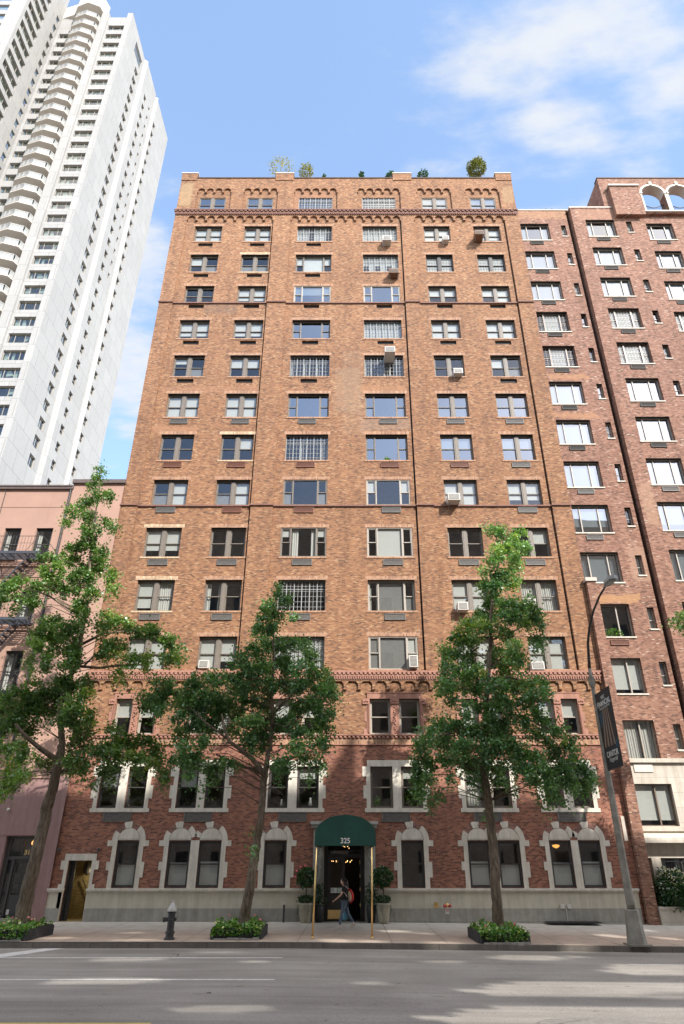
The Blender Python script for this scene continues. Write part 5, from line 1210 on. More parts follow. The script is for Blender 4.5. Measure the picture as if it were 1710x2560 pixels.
tree('middle ginkgo tree with forked trunk beside the green canopy', T2, 2.471, 26.0,
     [(638, 2262, .22), (645, 2200, .19), (660, 2120, .175), (682, 2000, .165), (705, 1860, .155), (722, 1740, .14), (740, 1640, .135), (752, 1540, .125), (760, 1430, .12), (768, 1335, .13), (785, 1250, .095), (800, 1160, .085), (825, 1000, .08), (818, 900, .07), (815, 800, .06), (820, 700, .05), (825, 600, .045), (822, 480, .035), (832, 350, .025), (850, 220, .015), (855, 140, .008)],
     [[(765, 1330, .10, 0), (740, 1285, .095, -.1), (690, 1225, .085, -.3), (620, 1170, .075, -.5), (550, 1120, .065, -.7), (520, 1040, .05, -.8), (505, 950, .03, -.8)], [(755, 1310, .06, 0), (700, 1290, .05, .2), (640, 1280, .045, .3), (560, 1240, .035, .5), (470, 1200, .025, .6)],
      [(830, 940, .05, 0), (900, 875, .045, .2), (960, 790, .03, .3), (1060, 740, .02, .4)], [(790, 1280, .06, 0), (870, 1260, .05, -.2), (970, 1210, .035, -.3), (1060, 1180, .02, -.4)], [(820, 1010, .04, 0), (900, 1030, .03, -.4), (1010, 960, .02, -.6)], [(560, 1120, .04, -.7), (400, 1000, .03, -.8), (300, 900, .02, -.8)]],
     [(850, 150, 22, 32), (840, 215, 32, 42), (905, 245, 42, 38), (790, 270, 40, 32), (860, 310, 70, 42), (940, 350, 28, 24), (760, 330, 50, 52), (720, 400, 36, 52), (800, 400, 60, 52), (770, 480, 50, 40), (850, 510, 90, 52), (930, 520, 70, 42), (1010, 510, 42, 36), (1060, 580, 52, 52), (720, 560, 90, 52), (620, 590, 50, 32), (565, 640, 28, 22), (640, 650, 70, 52), (750, 650, 90, 62), (880, 640, 100, 62), (1000, 660, 90, 62), (1100, 700, 60, 52), (1175, 760, 42, 52), (1205, 850, 32, 52), (1140, 800, 70, 62), (1020, 780, 90, 62), (900, 780, 90, 62), (780, 760, 100, 62), (660, 730, 100, 50), (560, 740, 80, 42), (460, 720, 80, 42), (370, 740, 70, 42), (300, 790, 80, 52), (400, 820, 100, 62), (520, 830, 100, 62), (630, 830, 100, 62), (740, 880, 100, 60), (250, 860, 70, 52), (330, 910, 90, 50), (450, 920, 100, 50), (570, 930, 100, 50), (680, 970, 100, 52), (780, 980, 90, 60), (240, 960, 50, 50), (330, 1000, 70, 50), (250, 1060, 50, 50), (430, 1010, 70, 50), (560, 1030, 55, 36), (650, 1080, 80, 50), (760, 1090, 80, 60), (740, 1160, 60, 30), (250, 1150, 60, 50), (300, 1200, 70, 50), (380, 1130, 70, 40), (350, 1260, 80, 42), (430, 1270, 70, 40), (450, 1330, 50, 24), (300, 1320, 30, 24), (210, 1240, 42, 32), (480, 1240, 70, 30), (590, 1260, 50, 30), (900, 980, 80, 60), (1000, 900, 80, 60), (1100, 880, 70, 60), (1180, 940, 40, 50), (1165, 1020, 40, 50), (1080, 1000, 70, 50), (980, 1060, 70, 50), (1080, 1100, 60, 40), (1140, 1140, 30, 40), (960, 1150, 60, 42), (900, 1250, 50, 30), (980, 1210, 60, 30), (1060, 1210, 50, 30), (1110, 1240, 30, 30), (1130, 1290, 12, 28), (850, 1240, 40, 50), (850, 1290, 18, 22), (1048, 1340, 10, 55), (387, 1400, 8, 28),
      (150, 760, 70, 50), (180, 830, 80, 50), (100, 870, 60, 50), (50, 910, 50, 42), (30, 840, 50, 42), (130, 930, 50, 40), (705, 1680, 14, 18), (705, 1780, 12, 18)], 33,
     'ginkgo_cool', lambda x, y: 900 < x < 1020 and 1100 < y < 1200)
T3 = crop(980, 1270, 2.1745)
tree('tall right ginkgo tree with straight trunk and umbrella shaped lower crown', T3, 2.1745, 25.5,
     [(582, 2320, .24), (580, 2260, .2), (570, 2150, .18), (560, 2000, .17), (550, 1850, .165), (535, 1700, .155), (517, 1560, .15), (506, 1480, .15), (500, 1400, .145), (508, 1200, .12), (514, 1050, .11), (520, 900, .1), (535, 760, .08), (535, 650, .07), (545, 500, .055), (570, 350, .04), (600, 200, .025), (640, 130, .01)],
     [[(510, 1180, .06, 0), (400, 1200, .05, -.3), (250, 1240, .04, -.5), (150, 1300, .02, -.6)], [(505, 1230, .06, 0), (640, 1280, .05, .3), (820, 1370, .04, .4), (1000, 1400, .02, .4)], [(515, 1040, .05, 0), (440, 990, .04, .4), (330, 980, .02, .5)], [(520, 930, .05, 0), (640, 920, .04, -.3), (780, 960, .02, -.5)],
      [(535, 720, .04, 0), (640, 680, .03, .2), (720, 640, .02, .3)], [(455, 830, .02, .3), (460, 720, .02, .2), (470, 650, .012, .2)], [(515, 1100, .05, 0), (700, 1130, .035, -.4), (900, 1220, .02, -.5)]],
     [(520, 110, 32, 20), (580, 130, 50, 34), (690, 130, 48, 25), (640, 170, 70, 32), (720, 210, 32, 32), (600, 220, 70, 34), (560, 280, 50, 32), (500, 335, 32, 22), (660, 260, 40, 32), (660, 310, 48, 42), (590, 360, 65, 42), (560, 420, 80, 42), (500, 430, 30, 32), (640, 400, 48, 32), (560, 500, 90, 42), (640, 510, 70, 42), (730, 520, 70, 40), (780, 570, 42, 42), (800, 640, 32, 42), (790, 700, 32, 42), (782, 760, 18, 26), (730, 600, 60, 42), (520, 570, 100, 42), (640, 590, 80, 42), (450, 600, 60, 32), (400, 640, 60, 40), (480, 650, 80, 40), (340, 700, 50, 32), (400, 720, 70, 50), (290, 770, 42, 28), (330, 800, 60, 50), (420, 810, 50, 50), (620, 680, 50, 50), (650, 760, 50, 70), (560, 800, 60, 60), (640, 860, 80, 60), (700, 820, 30, 40), (300, 860, 42, 42), (380, 890, 80, 50), (480, 880, 40, 50), (290, 960, 50, 32), (360, 980, 80, 40), (460, 980, 60, 40), (265, 1000, 32, 22), (320, 1040, 40, 22), (390, 1060, 36, 34), (560, 960, 80, 50), (650, 960, 80, 50), (740, 930, 50, 40), (800, 960, 46, 42), (830, 1000, 28, 28), (760, 1010, 50, 42), (600, 1050, 90, 50), (700, 1070, 90, 42), (800, 1100, 50, 40), (500, 1080, 55, 50), (400, 1120, 20, 46), (560, 1140, 100, 42), (700, 1150, 90, 42), (830, 1150, 50, 32), (900, 1200, 50, 42), (960, 1270, 40, 42), (990, 1330, 32, 32), (850, 1260, 40, 40), (780, 1220, 42, 36), (900, 1310, 60, 40),
      (270, 1170, 70, 42), (330, 1180, 90, 42), (200, 1220, 50, 42), (430, 1210, 100, 50), (560, 1220, 100, 50), (160, 1290, 50, 50), (260, 1270, 80, 50), (380, 1290, 100, 52), (510, 1300, 100, 60), (640, 1290, 100, 50), (750, 1340, 90, 50), (130, 1370, 36, 50), (200, 1370, 60, 50), (300, 1360, 70, 50), (420, 1380, 80, 50), (540, 1400, 100, 50), (660, 1390, 100, 50), (780, 1410, 100, 50), (890, 1400, 90, 50), (980, 1390, 70, 40), (1060, 1430, 42, 42), (1090, 1470, 24, 24), (150, 1450, 40, 50), (210, 1450, 40, 40), (170, 1530, 28, 42), (200, 1600, 18, 34), (245, 1560, 12, 50), (315, 1470, 12, 50), (450, 1460, 50, 32), (600, 1470, 50, 22), (760, 1480, 40, 40), (860, 1490, 50, 40), (950, 1480, 50, 40), (1030, 1500, 40, 30), (870, 1550, 40, 32), (930, 1590, 14, 34), (790, 1560, 9, 46), (1000, 1540, 24, 24), (840, 1560, 22, 24), (665, 1540, 10, 20), (515, 1680, 12, 20)], 45,
     'ginkgo_cool', lambda x, y: (200 < x < 750 and 250 < y < 1060 and (int(x / 60) % 2 == 0)) or y < 330)
T4 = crop(1600, 1450, 3)
tree('ginkgo branch reaching in at the right edge beside the rose brick house', T4, 3, 26.0, [(620, 2600, .2), (600, 2000, .17), (580, 1500, .15), (560, 800, .1), (540, 300, .05)],
     [[(560, 800, .05, 0), (420, 500, .035, 0), (330, 330, .025, 0), (262, 272, .012, 0)]],
     [(270, 270, 38, 26), (310, 255, 30, 30), (330, 290, 40, 30), (260, 315, 22, 18), (340, 340, 50, 40), (390, 330, 60, 60), (460, 420, 80, 80), (520, 300, 90, 90), (560, 520, 110, 100), (640, 700, 120, 110), (600, 160, 90, 80)], 50, 'ginkgo', dens=300)

# planters round the tree trunks
def planter(label, x0, x1, y0, y1, seed, cob=True):
    cx_ = (x0 + x1) / 2; z = gz(cx_, y0)
    t = thing('tree_planter', label, 'planter', (cx_, (y0 + y1) / 2, z), 'tree planters along the kerb'); rr = random.Random(seed); H = .30
    b = MB()
    def edge(xa, ya, xb, yb, hs):
        L = math.hypot(xb - xa, yb - ya); n = int(L / .115)
        for k in range(n):
            f0, f1 = (k + .06) / n, (k + .94) / n; bow = 1 + .06 * math.sin(PI * (k + .5) / n)
            p = Vector((xa + (xb - xa) * (f0 + f1) / 2, ya + (yb - ya) * (f0 + f1) / 2)); 
            b.tube([(p.x, p.y, z - .03), (p.x, p.y, z + H * hs * (.92 + .12 * rr.random()) * bow)], L / n * .52, 8)
    edge(x0, y0, x1, y0, 1); edge(x1, y0, x1, y1, 1); edge(x0, y0, x0, y1, 1); edge(x0, y1, x1, y1, 1)
    b.box(x0, x1, y0, y0 + .03, z, z + H * .8); b.box(x0, x0 + .03, y0, y1, z, z + H * .8); b.box(x1 - .03, x1, y0, y1, z, z + H * .8); b.build('edging', M['black_iron'], t)
    b = MB(); b.box(x0 + .05, x1 - .05, y0 + .05, y1 - .05, z, z + .2); b.build('soil', plain('dark_soil', (.03, .022, .016), .95), t)
    b = MB(); n = 7
    if cob:
        for k in range(n): w_ = (x1 - x0) / n; b.box(x0 + .1 + w_ * k * .93, x0 + .1 + w_ * (k * .93 + .86), y0 - .24 + rr.uniform(-.02, .02), y0 - .09, z - .02, z + .035 + rr.uniform(0, .03))
        b.build('cobbles', stone('grey_cobble', (.3, .28, .26), 9, 9, var=.25), t)
    rng = np.random.default_rng(seed); n = 2600; P = np.stack([rng.uniform(x0 + .02, x1 - .02, n), rng.uniform(y0 - .02, y1 - .05, n), np.zeros(n)], 1)
    hgt = .12 + .16 * np.sin(P[:, 0] * 5 + seed) ** 2 + .08 * np.sin(P[:, 1] * 7); P[:, 2] = z + .2 + rng.uniform(0, 1, n) * hgt
    edge_ = rng.random(n) < .15; P[edge_, 1] = y0 - .05; P[edge_, 2] = z + rng.uniform(.1, .32, edge_.sum())
    tt = rng.normal(.42, .2, n); fl = rng.random(n) < .07; tt[fl] = 1
    o = link('bedding_plants', leaves_mesh('bedding_plants', P, .10, tt, M['bedding'], rng, up=.9), t); o['kind'] = 'stuff'
    b = MB()
    for k in range(4): x, y = rr.uniform(x0, x1), rr.uniform(y0, y1); b.sphere((x, y, z + rr.uniform(.45, .6)), .035, 6, 0)
    b.build('flower', plain('pink_petal', (.75, .25, .22), .6), t)
planter('long black edged tree planter of pale leafy plants at the left edge', -12.6, -10.22, 24.6, 26.7, 3)
planter('black edged tree planter of green and white plants below the middle ginkgo', -4.42, -2.86, 25.05, 26.8, 5)
planter('black edged tree planter with stone setts below the straight trunked ginkgo', 4.12, 5.66, 24.45, 26.5, 7)

# ------------------------------------------------------------------ canopy
cv = thing('entrance_canopy', 'dark green rounded fabric canopy numbered 325 on two brass poles', 'canopy', (-.12, 25.4, 0))
M['canopy'] = plain('dark_green_canvas', (.008, .058, .042), .75, var=.18, scale=2.5, bump=.15)
xl, xr, yf = -1.17, .93, 25.4; N = 22
def cprof(k): a = PI - PI * k / N; return ((xl + xr) / 2 + (xr - xl) / 2 * math.cos(a), 3.0 + .66 * math.sin(a) ** .92 if 0 < k < N else 3.0)
b = MB(); P = [(xl, 2.70)] + [cprof(k) for k in range(N + 1)] + [(xr, 2.70)]
for i in range(len(P) - 1):
    p, q = P[i], P[i + 1]
    for j in range(8): ya = yf + (31.8 - yf) * j / 8; yb = yf + (31.8 - yf) * (j + 1) / 8; b.q((p[0], ya, p[1]), (q[0], ya, q[1]), (q[0], yb, q[1]), (p[0], yb, p[1]))
b.prism(P, yf - .01, yf + .003)
b.build('canopy_cover', M['canopy'], cv, smooth=False)
b = MB(); b.tube([(p[0], yf - .004, p[1]) for p in P], .012, 5); b.tube([(xl, yf, 2.70), (xr, yf, 2.70)], .012, 5); b.build('piping', M['canopy'], cv)
me = text_mesh('325', .23, .003, .004, plain('white_lettering', (.75, .74, .7), .6, bump=0)); xform(me, Matrix.Translation((-.12, yf - .016, 2.775)) @ Matrix.Rotation(PI / 2, 4, 'X')); link('house_number', me, cv)
for (xa, xb, yb) in ((-1.10, -1.19, 25.42), (.80, .76, 25.36)):
    b = MB(); b.tube([(xb, yb, .0), (xa, 25.45, 3.0)], .032, 12); b.lathe([(.05, 0), (.05, .03), (.035, .05)], (xb, yb, .0), 14); b.build('pole', M['brass'], cv, smooth=True)
b = MB()
for y in (27.5, 29.6, 31.6): b.tube([(p[0] * .99, y, p[1] - .03) for p in P], .018, 5)
b.build('frame_hoop', M['steel'], cv)

# ------------------------------------------------------------------ potted plants
def bush(c, rx, rz, n, seed, size=.07, mat='shrub', t0=.45):
    rng = np.random.default_rng(seed); q = rng.normal(size=(n, 3)); q /= np.linalg.norm(q, axis=1)[:, None]; q *= (rng.uniform(.3, 1, n) ** .4)[:, None]
    q *= (1 + .18 * np.sin(q[:, 0] * 7 + seed) * np.cos(q[:, 2] * 6))[:, None]
    P = np.array(c) + q * np.array([rx, rx, rz]); return leaves_mesh('foliage', P, size, rng.normal(t0, .18, n), M[mat], rng, up=.5)
def pot_tree(label, x, y, seed, fl):
    t = thing('potted_tree', label, 'potted plant', (x, y, 0), 'potted topiary trees beside the entrance')
    b = MB(); b.lathe([(.17, 0), (.19, .02), (.25, .35), (.29, .62), (.305, .70), (.28, .705), (.26, .66)], (x, y, 0), 28); b.build('pot', stone('weathered_cream_pot', (.42, .38, .29), 30, 30, var=.22), t, smooth=True)
    b = MB(); b.tube([(x, y, .6), (x + .01, y, 1.0), (x - .01, y, 1.4)], [.022, .018, .015], 7); b.tube([(x + .04, y, .6), (x + .03, y, 1.35)], .012, 6); b.build('trunk', M['bark'], t)
    link('foliage', bush((x, y, 1.62), .44, .40, 1500, seed, .085), t); link('underplanting', bush((x, y, .82), .34, .16, 700, seed + 1, .06, 'shrub', .35), t)
    rr = random.Random(seed); b = MB()
    for k in range(16): a = rr.uniform(0, 6.3); q = [(x + .27 * math.cos(a), y + .27 * math.sin(a), .72), (x + .33 * math.cos(a), y + .33 * math.sin(a), .55), (x + .31 * math.cos(a), y + .31 * math.sin(a), .25 + .2 * rr.random())]; b.tube(q, .006, 4)
    b.build('trailing_stem', M['shrub'], t)
    if fl:
        b = MB(); 
        for (dx, dz) in ((-.38, 1.86), (-.05, 2.05), (-.22, 2.0), (-.45, 1.65)): b.sphere((x + dx, y - .25, dz), .05, 6, 0, .7)
        b.build('flower', plain('magenta_petal', (.75, .12, .2), .6), t)
pot_tree('topiary tree with pink blossoms in a cream pot left of the door', -1.78, 31.35, 4, True)
pot_tree('topiary tree without blossoms in a mossy cream pot right of the door', 1.42, 31.35, 9, False)
for (x, lb, sd_) in ((-1.22, 'tall black pot of spiky leaves against the left portal', 1), (.93, 'tall black pot of spiky leaves against the right portal', 2)):
    t = thing('potted_plant', lb, 'potted plant', (x, 31.6, 0), 'black pots beside the portal'); b = MB(); b.lathe([(.15, 0), (.2, .45), (.205, .62), (.18, .62)], (x, 31.6, 0), 20); b.build('pot', M['black_iron'], t, smooth=True)
    rng = np.random.default_rng(sd_); P = np.stack([x + rng.normal(0, .13, 260), 31.55 + rng.normal(0, .1, 260), .65 + rng.uniform(0, .75, 260) ** 1.3], 1); link('foliage', leaves_mesh('foliage', P, .13, rng.normal(.4, .2, 260), M['shrub'], rng, ratio=.35), t)

# ------------------------------------------------------------------ hydrant
hy = thing('fire_hydrant', 'black fire hydrant with silver bonnet on the pavement edge', 'hydrant', (-5.77, 25.0, 0)); x, y = -5.77, 25.0
b = MB(); b.lathe([(.17, 0), (.17, .05), (.13, .06), (.125, .16), (.15, .17), (.15, .22), (.115, .24), (.11, .72), (.14, .73), (.14, .78)], (x, y, 0), 20); b.build('barrel', M['black_iron'], hy, smooth=False)
b = MB(); b.lathe([(.165, .78), (.165, .82), (.14, .88), (.09, .97), (.05, 1.02), (.045, 1.07), (.02, 1.09)], (x, y, 0), 20); b.build('bonnet', plain('silver_paint', (.42, .41, .39), .5, .2, var=.15, scale=14), hy)
b = MB(); b.tube([(x - .1, y, .55), (x - .22, y - .02, .55)], .06, 12); b.tube([(x - .2, y - .02, .55), (x - .26, y - .02, .55)], .075, 8); b.tube([(x + .02, y - .1, .5), (x + .04, y - .22, .5)], .075, 12); b.tube([(x + .1, y, .56), (x + .16, y, .56)], .05, 10); b.build('outlet', M['black_iron'], hy)

# ------------------------------------------------------------------ street lamp with banner
lx, ly = 9.03, 24.42; lz = gz(lx, ly)
la = thing('street_lamp', 'tall grey steel street lamp with curved arm and worn paint', 'street lamp', (lx, ly, lz))
b = MB(); s_ = .62
def ngon(r_, z, n=8): return [(lx + r_ * math.cos(PI / 8 + 2 * PI * k / n), ly + r_ * math.sin(PI / 8 + 2 * PI * k / n), z) for k in range(n)]
def loft(b, rings):
    base = len(b.v); n = len(rings[0])
    for r_ in rings: b.v += r_
    for i in range(len(rings) - 1):
        for k in range(n): k2 = (k + 1) % n; b.f.append((base + i * n + k, base + i * n + k2, base + (i + 1) * n + k2, base + (i + 1) * n + k)); b.m.append(0)
    e = base + (len(rings) - 1) * n; b.f.append(tuple(e + k for k in range(n))); b.m.append(0)
loft(b, [ngon(.30, lz), ngon(.215, lz + .95), ngon(.19, lz + .97)]); b.box(lx - .33, lx + .33, ly - .33, ly + .33, lz, lz + .05)
M['lamp_paint'] = plain('worn_grey_paint', (.23, .215, .185), .6, .1, var=.3, scale=3.5)
b.build('base', M['lamp_paint'], la)
b = MB(); n = 26; P = [(lx, ly, lz + .95 + (8.7 - .95) * k / n) for k in range(n + 1)]; R = [.135 - .075 * k / n for k in range(n + 1)]; b.tube(P, R, 14); b.build('pole', M['lamp_paint'], la, smooth=True)
b = MB()
for z in (1.0, 1.9, 2.6, 3.15, 3.5, 3.9, 4.3, 4.9, 5.0, 7.3, 7.45, 7.9): r_ = .14 - .075 * z / 8.7 + .012; b.tube([(lx, ly, z), (lx, ly, z + .05)], r_, 14)
b.box(lx - .1, lx + .1, ly - .05, ly + .1, 7.95, 8.3); b.build('band', M['lamp_paint'], la)
arm = [(lx, ly, 8.6), (lx, ly - .1, 8.95), (lx - .02, ly - .35, 9.5), (lx - .03, ly - .8, 9.95), (lx - .04, ly - 1.5, 10.35), (lx - .05, ly - 2.3, 10.6), (lx - .05, ly - 3.0, 10.72)]
b = MB(); b.tube(arm, [.06, .055, .05, .045, .042, .038, .035], 10); b.build('arm', M['black_iron'], la, smooth=True)
b = MB(); b.slab([(lx - .12, ly - 3.0), (lx + .02, ly - 3.0), (lx + .1, ly - 3.3), (lx + .1, ly - 3.75), (lx - .05, ly - 3.85), (lx - .2, ly - 3.75), (lx - .2, ly - 3.3)], 10.68, 10.8); b.box(lx - .14, lx + .04, ly - 3.7, ly - 3.2, 10.64, 10.68); b.build('lamp_head', M['steel'], la)
bn = thing('banner', 'black street banner with building picture and the words financial capital of the world', 'banner', (lx, ly - .7, 5))
y1_, y0_ = ly - .07, 22.9; zt0, zt1, zb0, zb1 = 7.58, 7.62, 5.0, 4.98
X_ = lx
b = MB(); b.box(X_ - .006, X_ + .006, y0_, y1_, zb0 + .02, zt0 - .0); b.build('cloth', plain('black_banner_cloth', (.022, .022, .026), .7, var=.2, scale=3), bn)
for zz in (zt0 + .02, zb0): b = MB(); b.tube([(X_, y1_ + .07, zz), (X_, y0_ - .03, zz)], .016, 6); b.build('bracket', M['black_iron'], bn)
rr = random.Random(4); b = MB(); Lb = y1_ - y0_
for k in range(16):    # converging tower facade picture
    f0 = k / 16; f1 = (k + .8) / 16
    ya = y1_ - .12 - (Lb - .25) * f0; yb = y1_ - .12 - (Lb - .25) * f1; cm_ = y1_ - Lb * .55
    b.poly([(X_ - .009, ya, 5.75), (X_ - .009, yb, 5.72), (X_ - .009, cm_ + (yb - cm_) * .45, 7.0), (X_ - .009, cm_ + (ya - cm_) * .45, 7.0)], k % 4)
b.poly([(X_ - .008, y1_ - .1, 6.4), (X_ - .008, y1_ - .4, 6.5), (X_ - .008, y1_ - .45, 6.95), (X_ - .008, y1_ - .1, 6.9)], 4); b.poly([(X_ - .010, y0_ + .35, 5.62), (X_ - .010, y0_ + .05, 5.62), (X_ - .010, y0_ + .05, 6.0)], 4)
b.build('picture', [plain('banner_brown', (.22, .10, .055), .7, bump=0), plain('banner_grey', (.33, .3, .28), .7, bump=0), plain('banner_dark', (.03, .025, .025), .7, bump=0), plain('banner_umber', (.08, .045, .03), .7, bump=0), plain('banner_blue', (.02, .06, .09), .7, bump=0)], bn)
M['banner_text'] = plain('pale_banner_lettering', (.6, .59, .57), .7, bump=0)
RB = Matrix.Rotation(-PI / 2, 4, 'Z') @ Matrix.Rotation(PI / 2, 4, 'X')
for txt, z, sz, bo, sh in (('NYC', 7.32, .17, .004, 0), ('FINANCIAL', 7.10, .255, .006, 0), ('Capital of the World', 7.0, .12, 0, .2), ('CANTOR', 5.40, .26, .006, 0), ('Fitzgerald', 5.24, .2, 0, .35)):
    me = text_mesh(txt, sz, .001, bo, M['banner_text'], sh); xform(me, Matrix.Translation((X_ - .012, (y0_ + y1_) / 2, z)) @ RB); link('lettering', me, bn)

# ------------------------------------------------------------------ window air conditioners
def ac(label, x, y, ww, hh, proj, brown=False, wallY=32.0, name='air_conditioner'):
    """x, y: photo position of the lower left corner of the outer face"""
    p = at(x, y, wallY - proj); t = thing(name, label, 'air conditioner', (p.x + ww / 2, wallY, p.z), 'window air conditioners on the tan brick facade'); m_ = M['brown_metal'] if brown else M['white_metal']
    b = MB(); b.box(p.x, p.x + ww, wallY - proj, wallY + .3, p.z, p.z + hh); b.build('case', m_, t)
    b = MB(); b.box(p.x + .05, p.x + ww - .05, wallY - proj - .012, wallY - proj, p.z + .05, p.z + hh - .05); o = b.build('grille', M['sleeve_grey'], t)
    b = MB()
    for k in range(7): z = p.z + .07 + (hh - .14) * k / 7; b.box(p.x + .05, p.x + ww - .05, wallY - proj - .02, wallY - proj - .012, z, z + .012)
    sub_ = b.build('slats', m_, t)
    for X in (p.x + .06, p.x + ww - .06): b = MB(); b.tube([(X, wallY - proj + .08, p.z - .005), (X, wallY, p.z - .3)], .012, 5); b.build('bracket', M['steel'], t)
ac('white air conditioner in the barred window just below the upper cornice', 957, 599, .60, .42, .42)
ac('small white air conditioner in the double window right of the top barred window', 1107, 598, .45, .38, .3)
ac('brown rusty air conditioner jutting from the upper corner window', 1188, 585, .62, .42, .62, True)
ac('brown box air conditioner hanging at the corner of the second barred window', 972.8, 681.5, .66, .42, .42, True)
ac('white air conditioner jutting far out above the barred window beside the pale brick patch', 962.5, 878.5, .64, .42, .75)
ac('white air conditioner in the double window fifth row from the cornice', 1135, 932, .56, .38, .3)
ac('white bracketed air conditioner hanging over the belt course', 1121, 1249, .66, .42, .55)
ac('white air conditioner to the left of the tall right ginkgo', 1146, 1524, .52, .42, .35)
ac('white air conditioner half hidden behind the ginkgo crown', 1312, 1512, .6, .36, .25)
ac('tall narrow air conditioner at the sill above the arched frieze', 1024, 1667, .42, .58, .35)
ac('white air conditioner in the window at the right end above the frieze', 1331, 1673, .62, .38, .22)
ac('white air conditioner in the window left of the middle ginkgo above the frieze', 495, 1669.5, .5, .38, .12)

# ------------------------------------------------------------------ pavement hatches, vent post
for (x0, x1, lb) in ((-5.1, -3.3, 'dark cellar hatch at the wall left of the door'), (8.1, 10.3, 'dark cellar grating at the wall under the pipe vents')):
    if x0 < 0: x0, x1 = -4.95, -3.35
    b = MB(); z_ = .006; b.box(x0, x1, 31.15, 31.86, z_ - .004, z_ + .01)
    for k in range(int((x1 - x0) / .09)): x = x0 + .03 + .09 * k; b.box(x, x + .03, 31.15, 31.86, z_ + .012, z_ + .022)
    tag(b.build('cellar_hatch', M['black_iron']), lb, 'hatch')
p = at(709, 2305, 31.7); b = MB(); b.tube([(p.x, 31.6, 0), (p.x, 31.6, .62)], .04, 10, 0); b.lathe([(.055, .62), (.06, .68), (.02, .71)], (p.x, 31.6, 0), 12, 1); tag(b.build('vent_post', [M['black_iron'], M['white_metal']]), 'short black post with a white cap by the wall', 'post')

# ------------------------------------------------------------------ shrubs in the garden at right
def shrub(label, x, y, rx, rz, z, n, seed, mat='shrub', t0=.5, flowers=False, size=.1):
    t = thing('garden_shrub', label, 'shrub', (x, y, z)); link('foliage', bush((x, y, z + rz * .9), rx, rz, n, seed, size, mat, t0), t)
    b = MB(); rr = random.Random(seed)
    for k in range(5): b.tube([(x + .1 * k - .2, y, z), (x + (rr.random() - .5) * rx, y + (rr.random() - .5) * rx * .5, z + rz * 1.1)], [.02, .008], 5)
    b.build('stem', M['bark'], t)
    if flowers:
        rng = np.random.default_rng(seed + 9); m = 260; a = rng.uniform(0, 2 * PI, m); e = rng.uniform(.1, 1.3, m); P = np.stack([x + rx * 1.0 * np.cos(a) * np.cos(e), y - rx * .9 * np.abs(np.sin(a)) * np.cos(e), z + rz * .9 + rz * np.sin(e)], 1)
        link('flower', leaves_mesh('flower', P, .07, np.full(m, 1.0), leaf_mat('pale_pink_petal', (.6, .5, .5), (.65, .55, .55), (.7, .6, .6), (.75, .66, .64)), rng), t)
shrub('large flowering shrub behind the low stone garden wall', 13.75, 32.05 - .1, .8, .85, .35, 3800, 61, flowers=True)
shrub('bright green low shrub at the right edge of the garden', 15.0, 32.0, .75, .5, .35, 1800, 63, 'bedding', .2)
shrub('dark shrub under the barred window of the stone base', 15.0, 32.2, .6, .7, .6, 1500, 64)

# ------------------------------------------------------------------ roof garden
def roof_shrub(label, px, py, wpx, hpx, mat, seed, n, t0=.45, size=.13, name='roof_shrub'):
    Y = 33.2; p = at(px, py, Y); k = fwd(p) / FPX; t = thing(name, label, 'shrub', (p.x, Y, 47.1))
    link('foliage', bush((p.x, Y, p.z), wpx * k / 2, hpx * k / 2, n, seed, size, mat, t0), t)
    b = MB()
    for q in (-.3, 0, .3): b.tube([(p.x + q * wpx * k * .3, Y, 47.1), (p.x + q * wpx * k * .8, Y, p.z + hpx * k * .3)], [.04, .01], 5)
    b.build('trunk', M['bark'], t)
roof_shrub('sparse yellow leaved roof tree left of the parapet pier', 703, 422, 64, 36, 'yellow_leaf', 71, 420, .6, .11)
roof_shrub('yellow green roof shrub right of the parapet pier', 766, 428, 36, 44, 'yellow_leaf', 72, 420, .4, .12)
roof_shrub('round golden green roof tree near the right end of the parapet', 1191, 421, 50, 50, 'yellow_leaf', 73, 1500, .12, .13)
roof_shrub('dark clipped roof shrub left of the right parapet pier', 977, 441, 26, 16, 'shrub', 74, 300)
roof_shrub('dark clipped roof shrub right of the right parapet pier', 1057, 439, 30, 20, 'shrub', 75, 300)
roof_shrub('small pointed roof conifer beside the chimney', 904, 438, 12, 22, 'shrub', 76, 160)
roof_shrub('tiny dark roof conifer left of the chimney', 811, 441, 6, 12, 'shrub', 77, 60)

# ------------------------------------------------------------------ plants on the inner sills
for (x, z, rx, rz, yy, m_, lb) in ((1.25, 4.55, .24, .28, 32.42, 'bedding', 'green trailing plants behind the second storey window right of the canopy'), (2.85, 4.75, .34, .42, 32.42, 'bedding', 'tall yellow green leafy plant behind the second storey window near the ginkgo trunk'),
                                   (13.55, 12.5, .45, .26, 32.5, 'bedding', 'bright green pot plants on the sill of the rose brick house behind the lamp arm'), (2.25, 22.95, .22, .18, 32.5, 'bedding', 'small green plant on the sill of an upper picture window')):
    t = thing('window_plant', lb, 'pot plant', (x, yy, z - rz)); link('foliage', bush((x, yy, z), rx, rz, 260, int(x * 10) + 90, .09, m_, .45), t)
    b = MB(); b.lathe([(.07, -.16), (.1, 0), (.08, .01)], (x, yy, z - rz + .05), 12); b.build('pot', M['terra'], t)
# two pale vases on a sill left of the canopy
for (x, k) in ((-1.75, 1.0), (-3.05, .85)):
    b = MB(); b.lathe([(.05 * k, 0), (.09 * k, .14 * k), (.07 * k, .26 * k), (.035 * k, .34 * k), (.055 * k, .42 * k)], (x, 32.42, 4.34), 16); tag(b.build('vase', M['white_metal'], smooth=True), 'pale vase behind the %s second storey window left of the canopy' % ('right hand' if k == 1 else 'left hand'), 'vase')
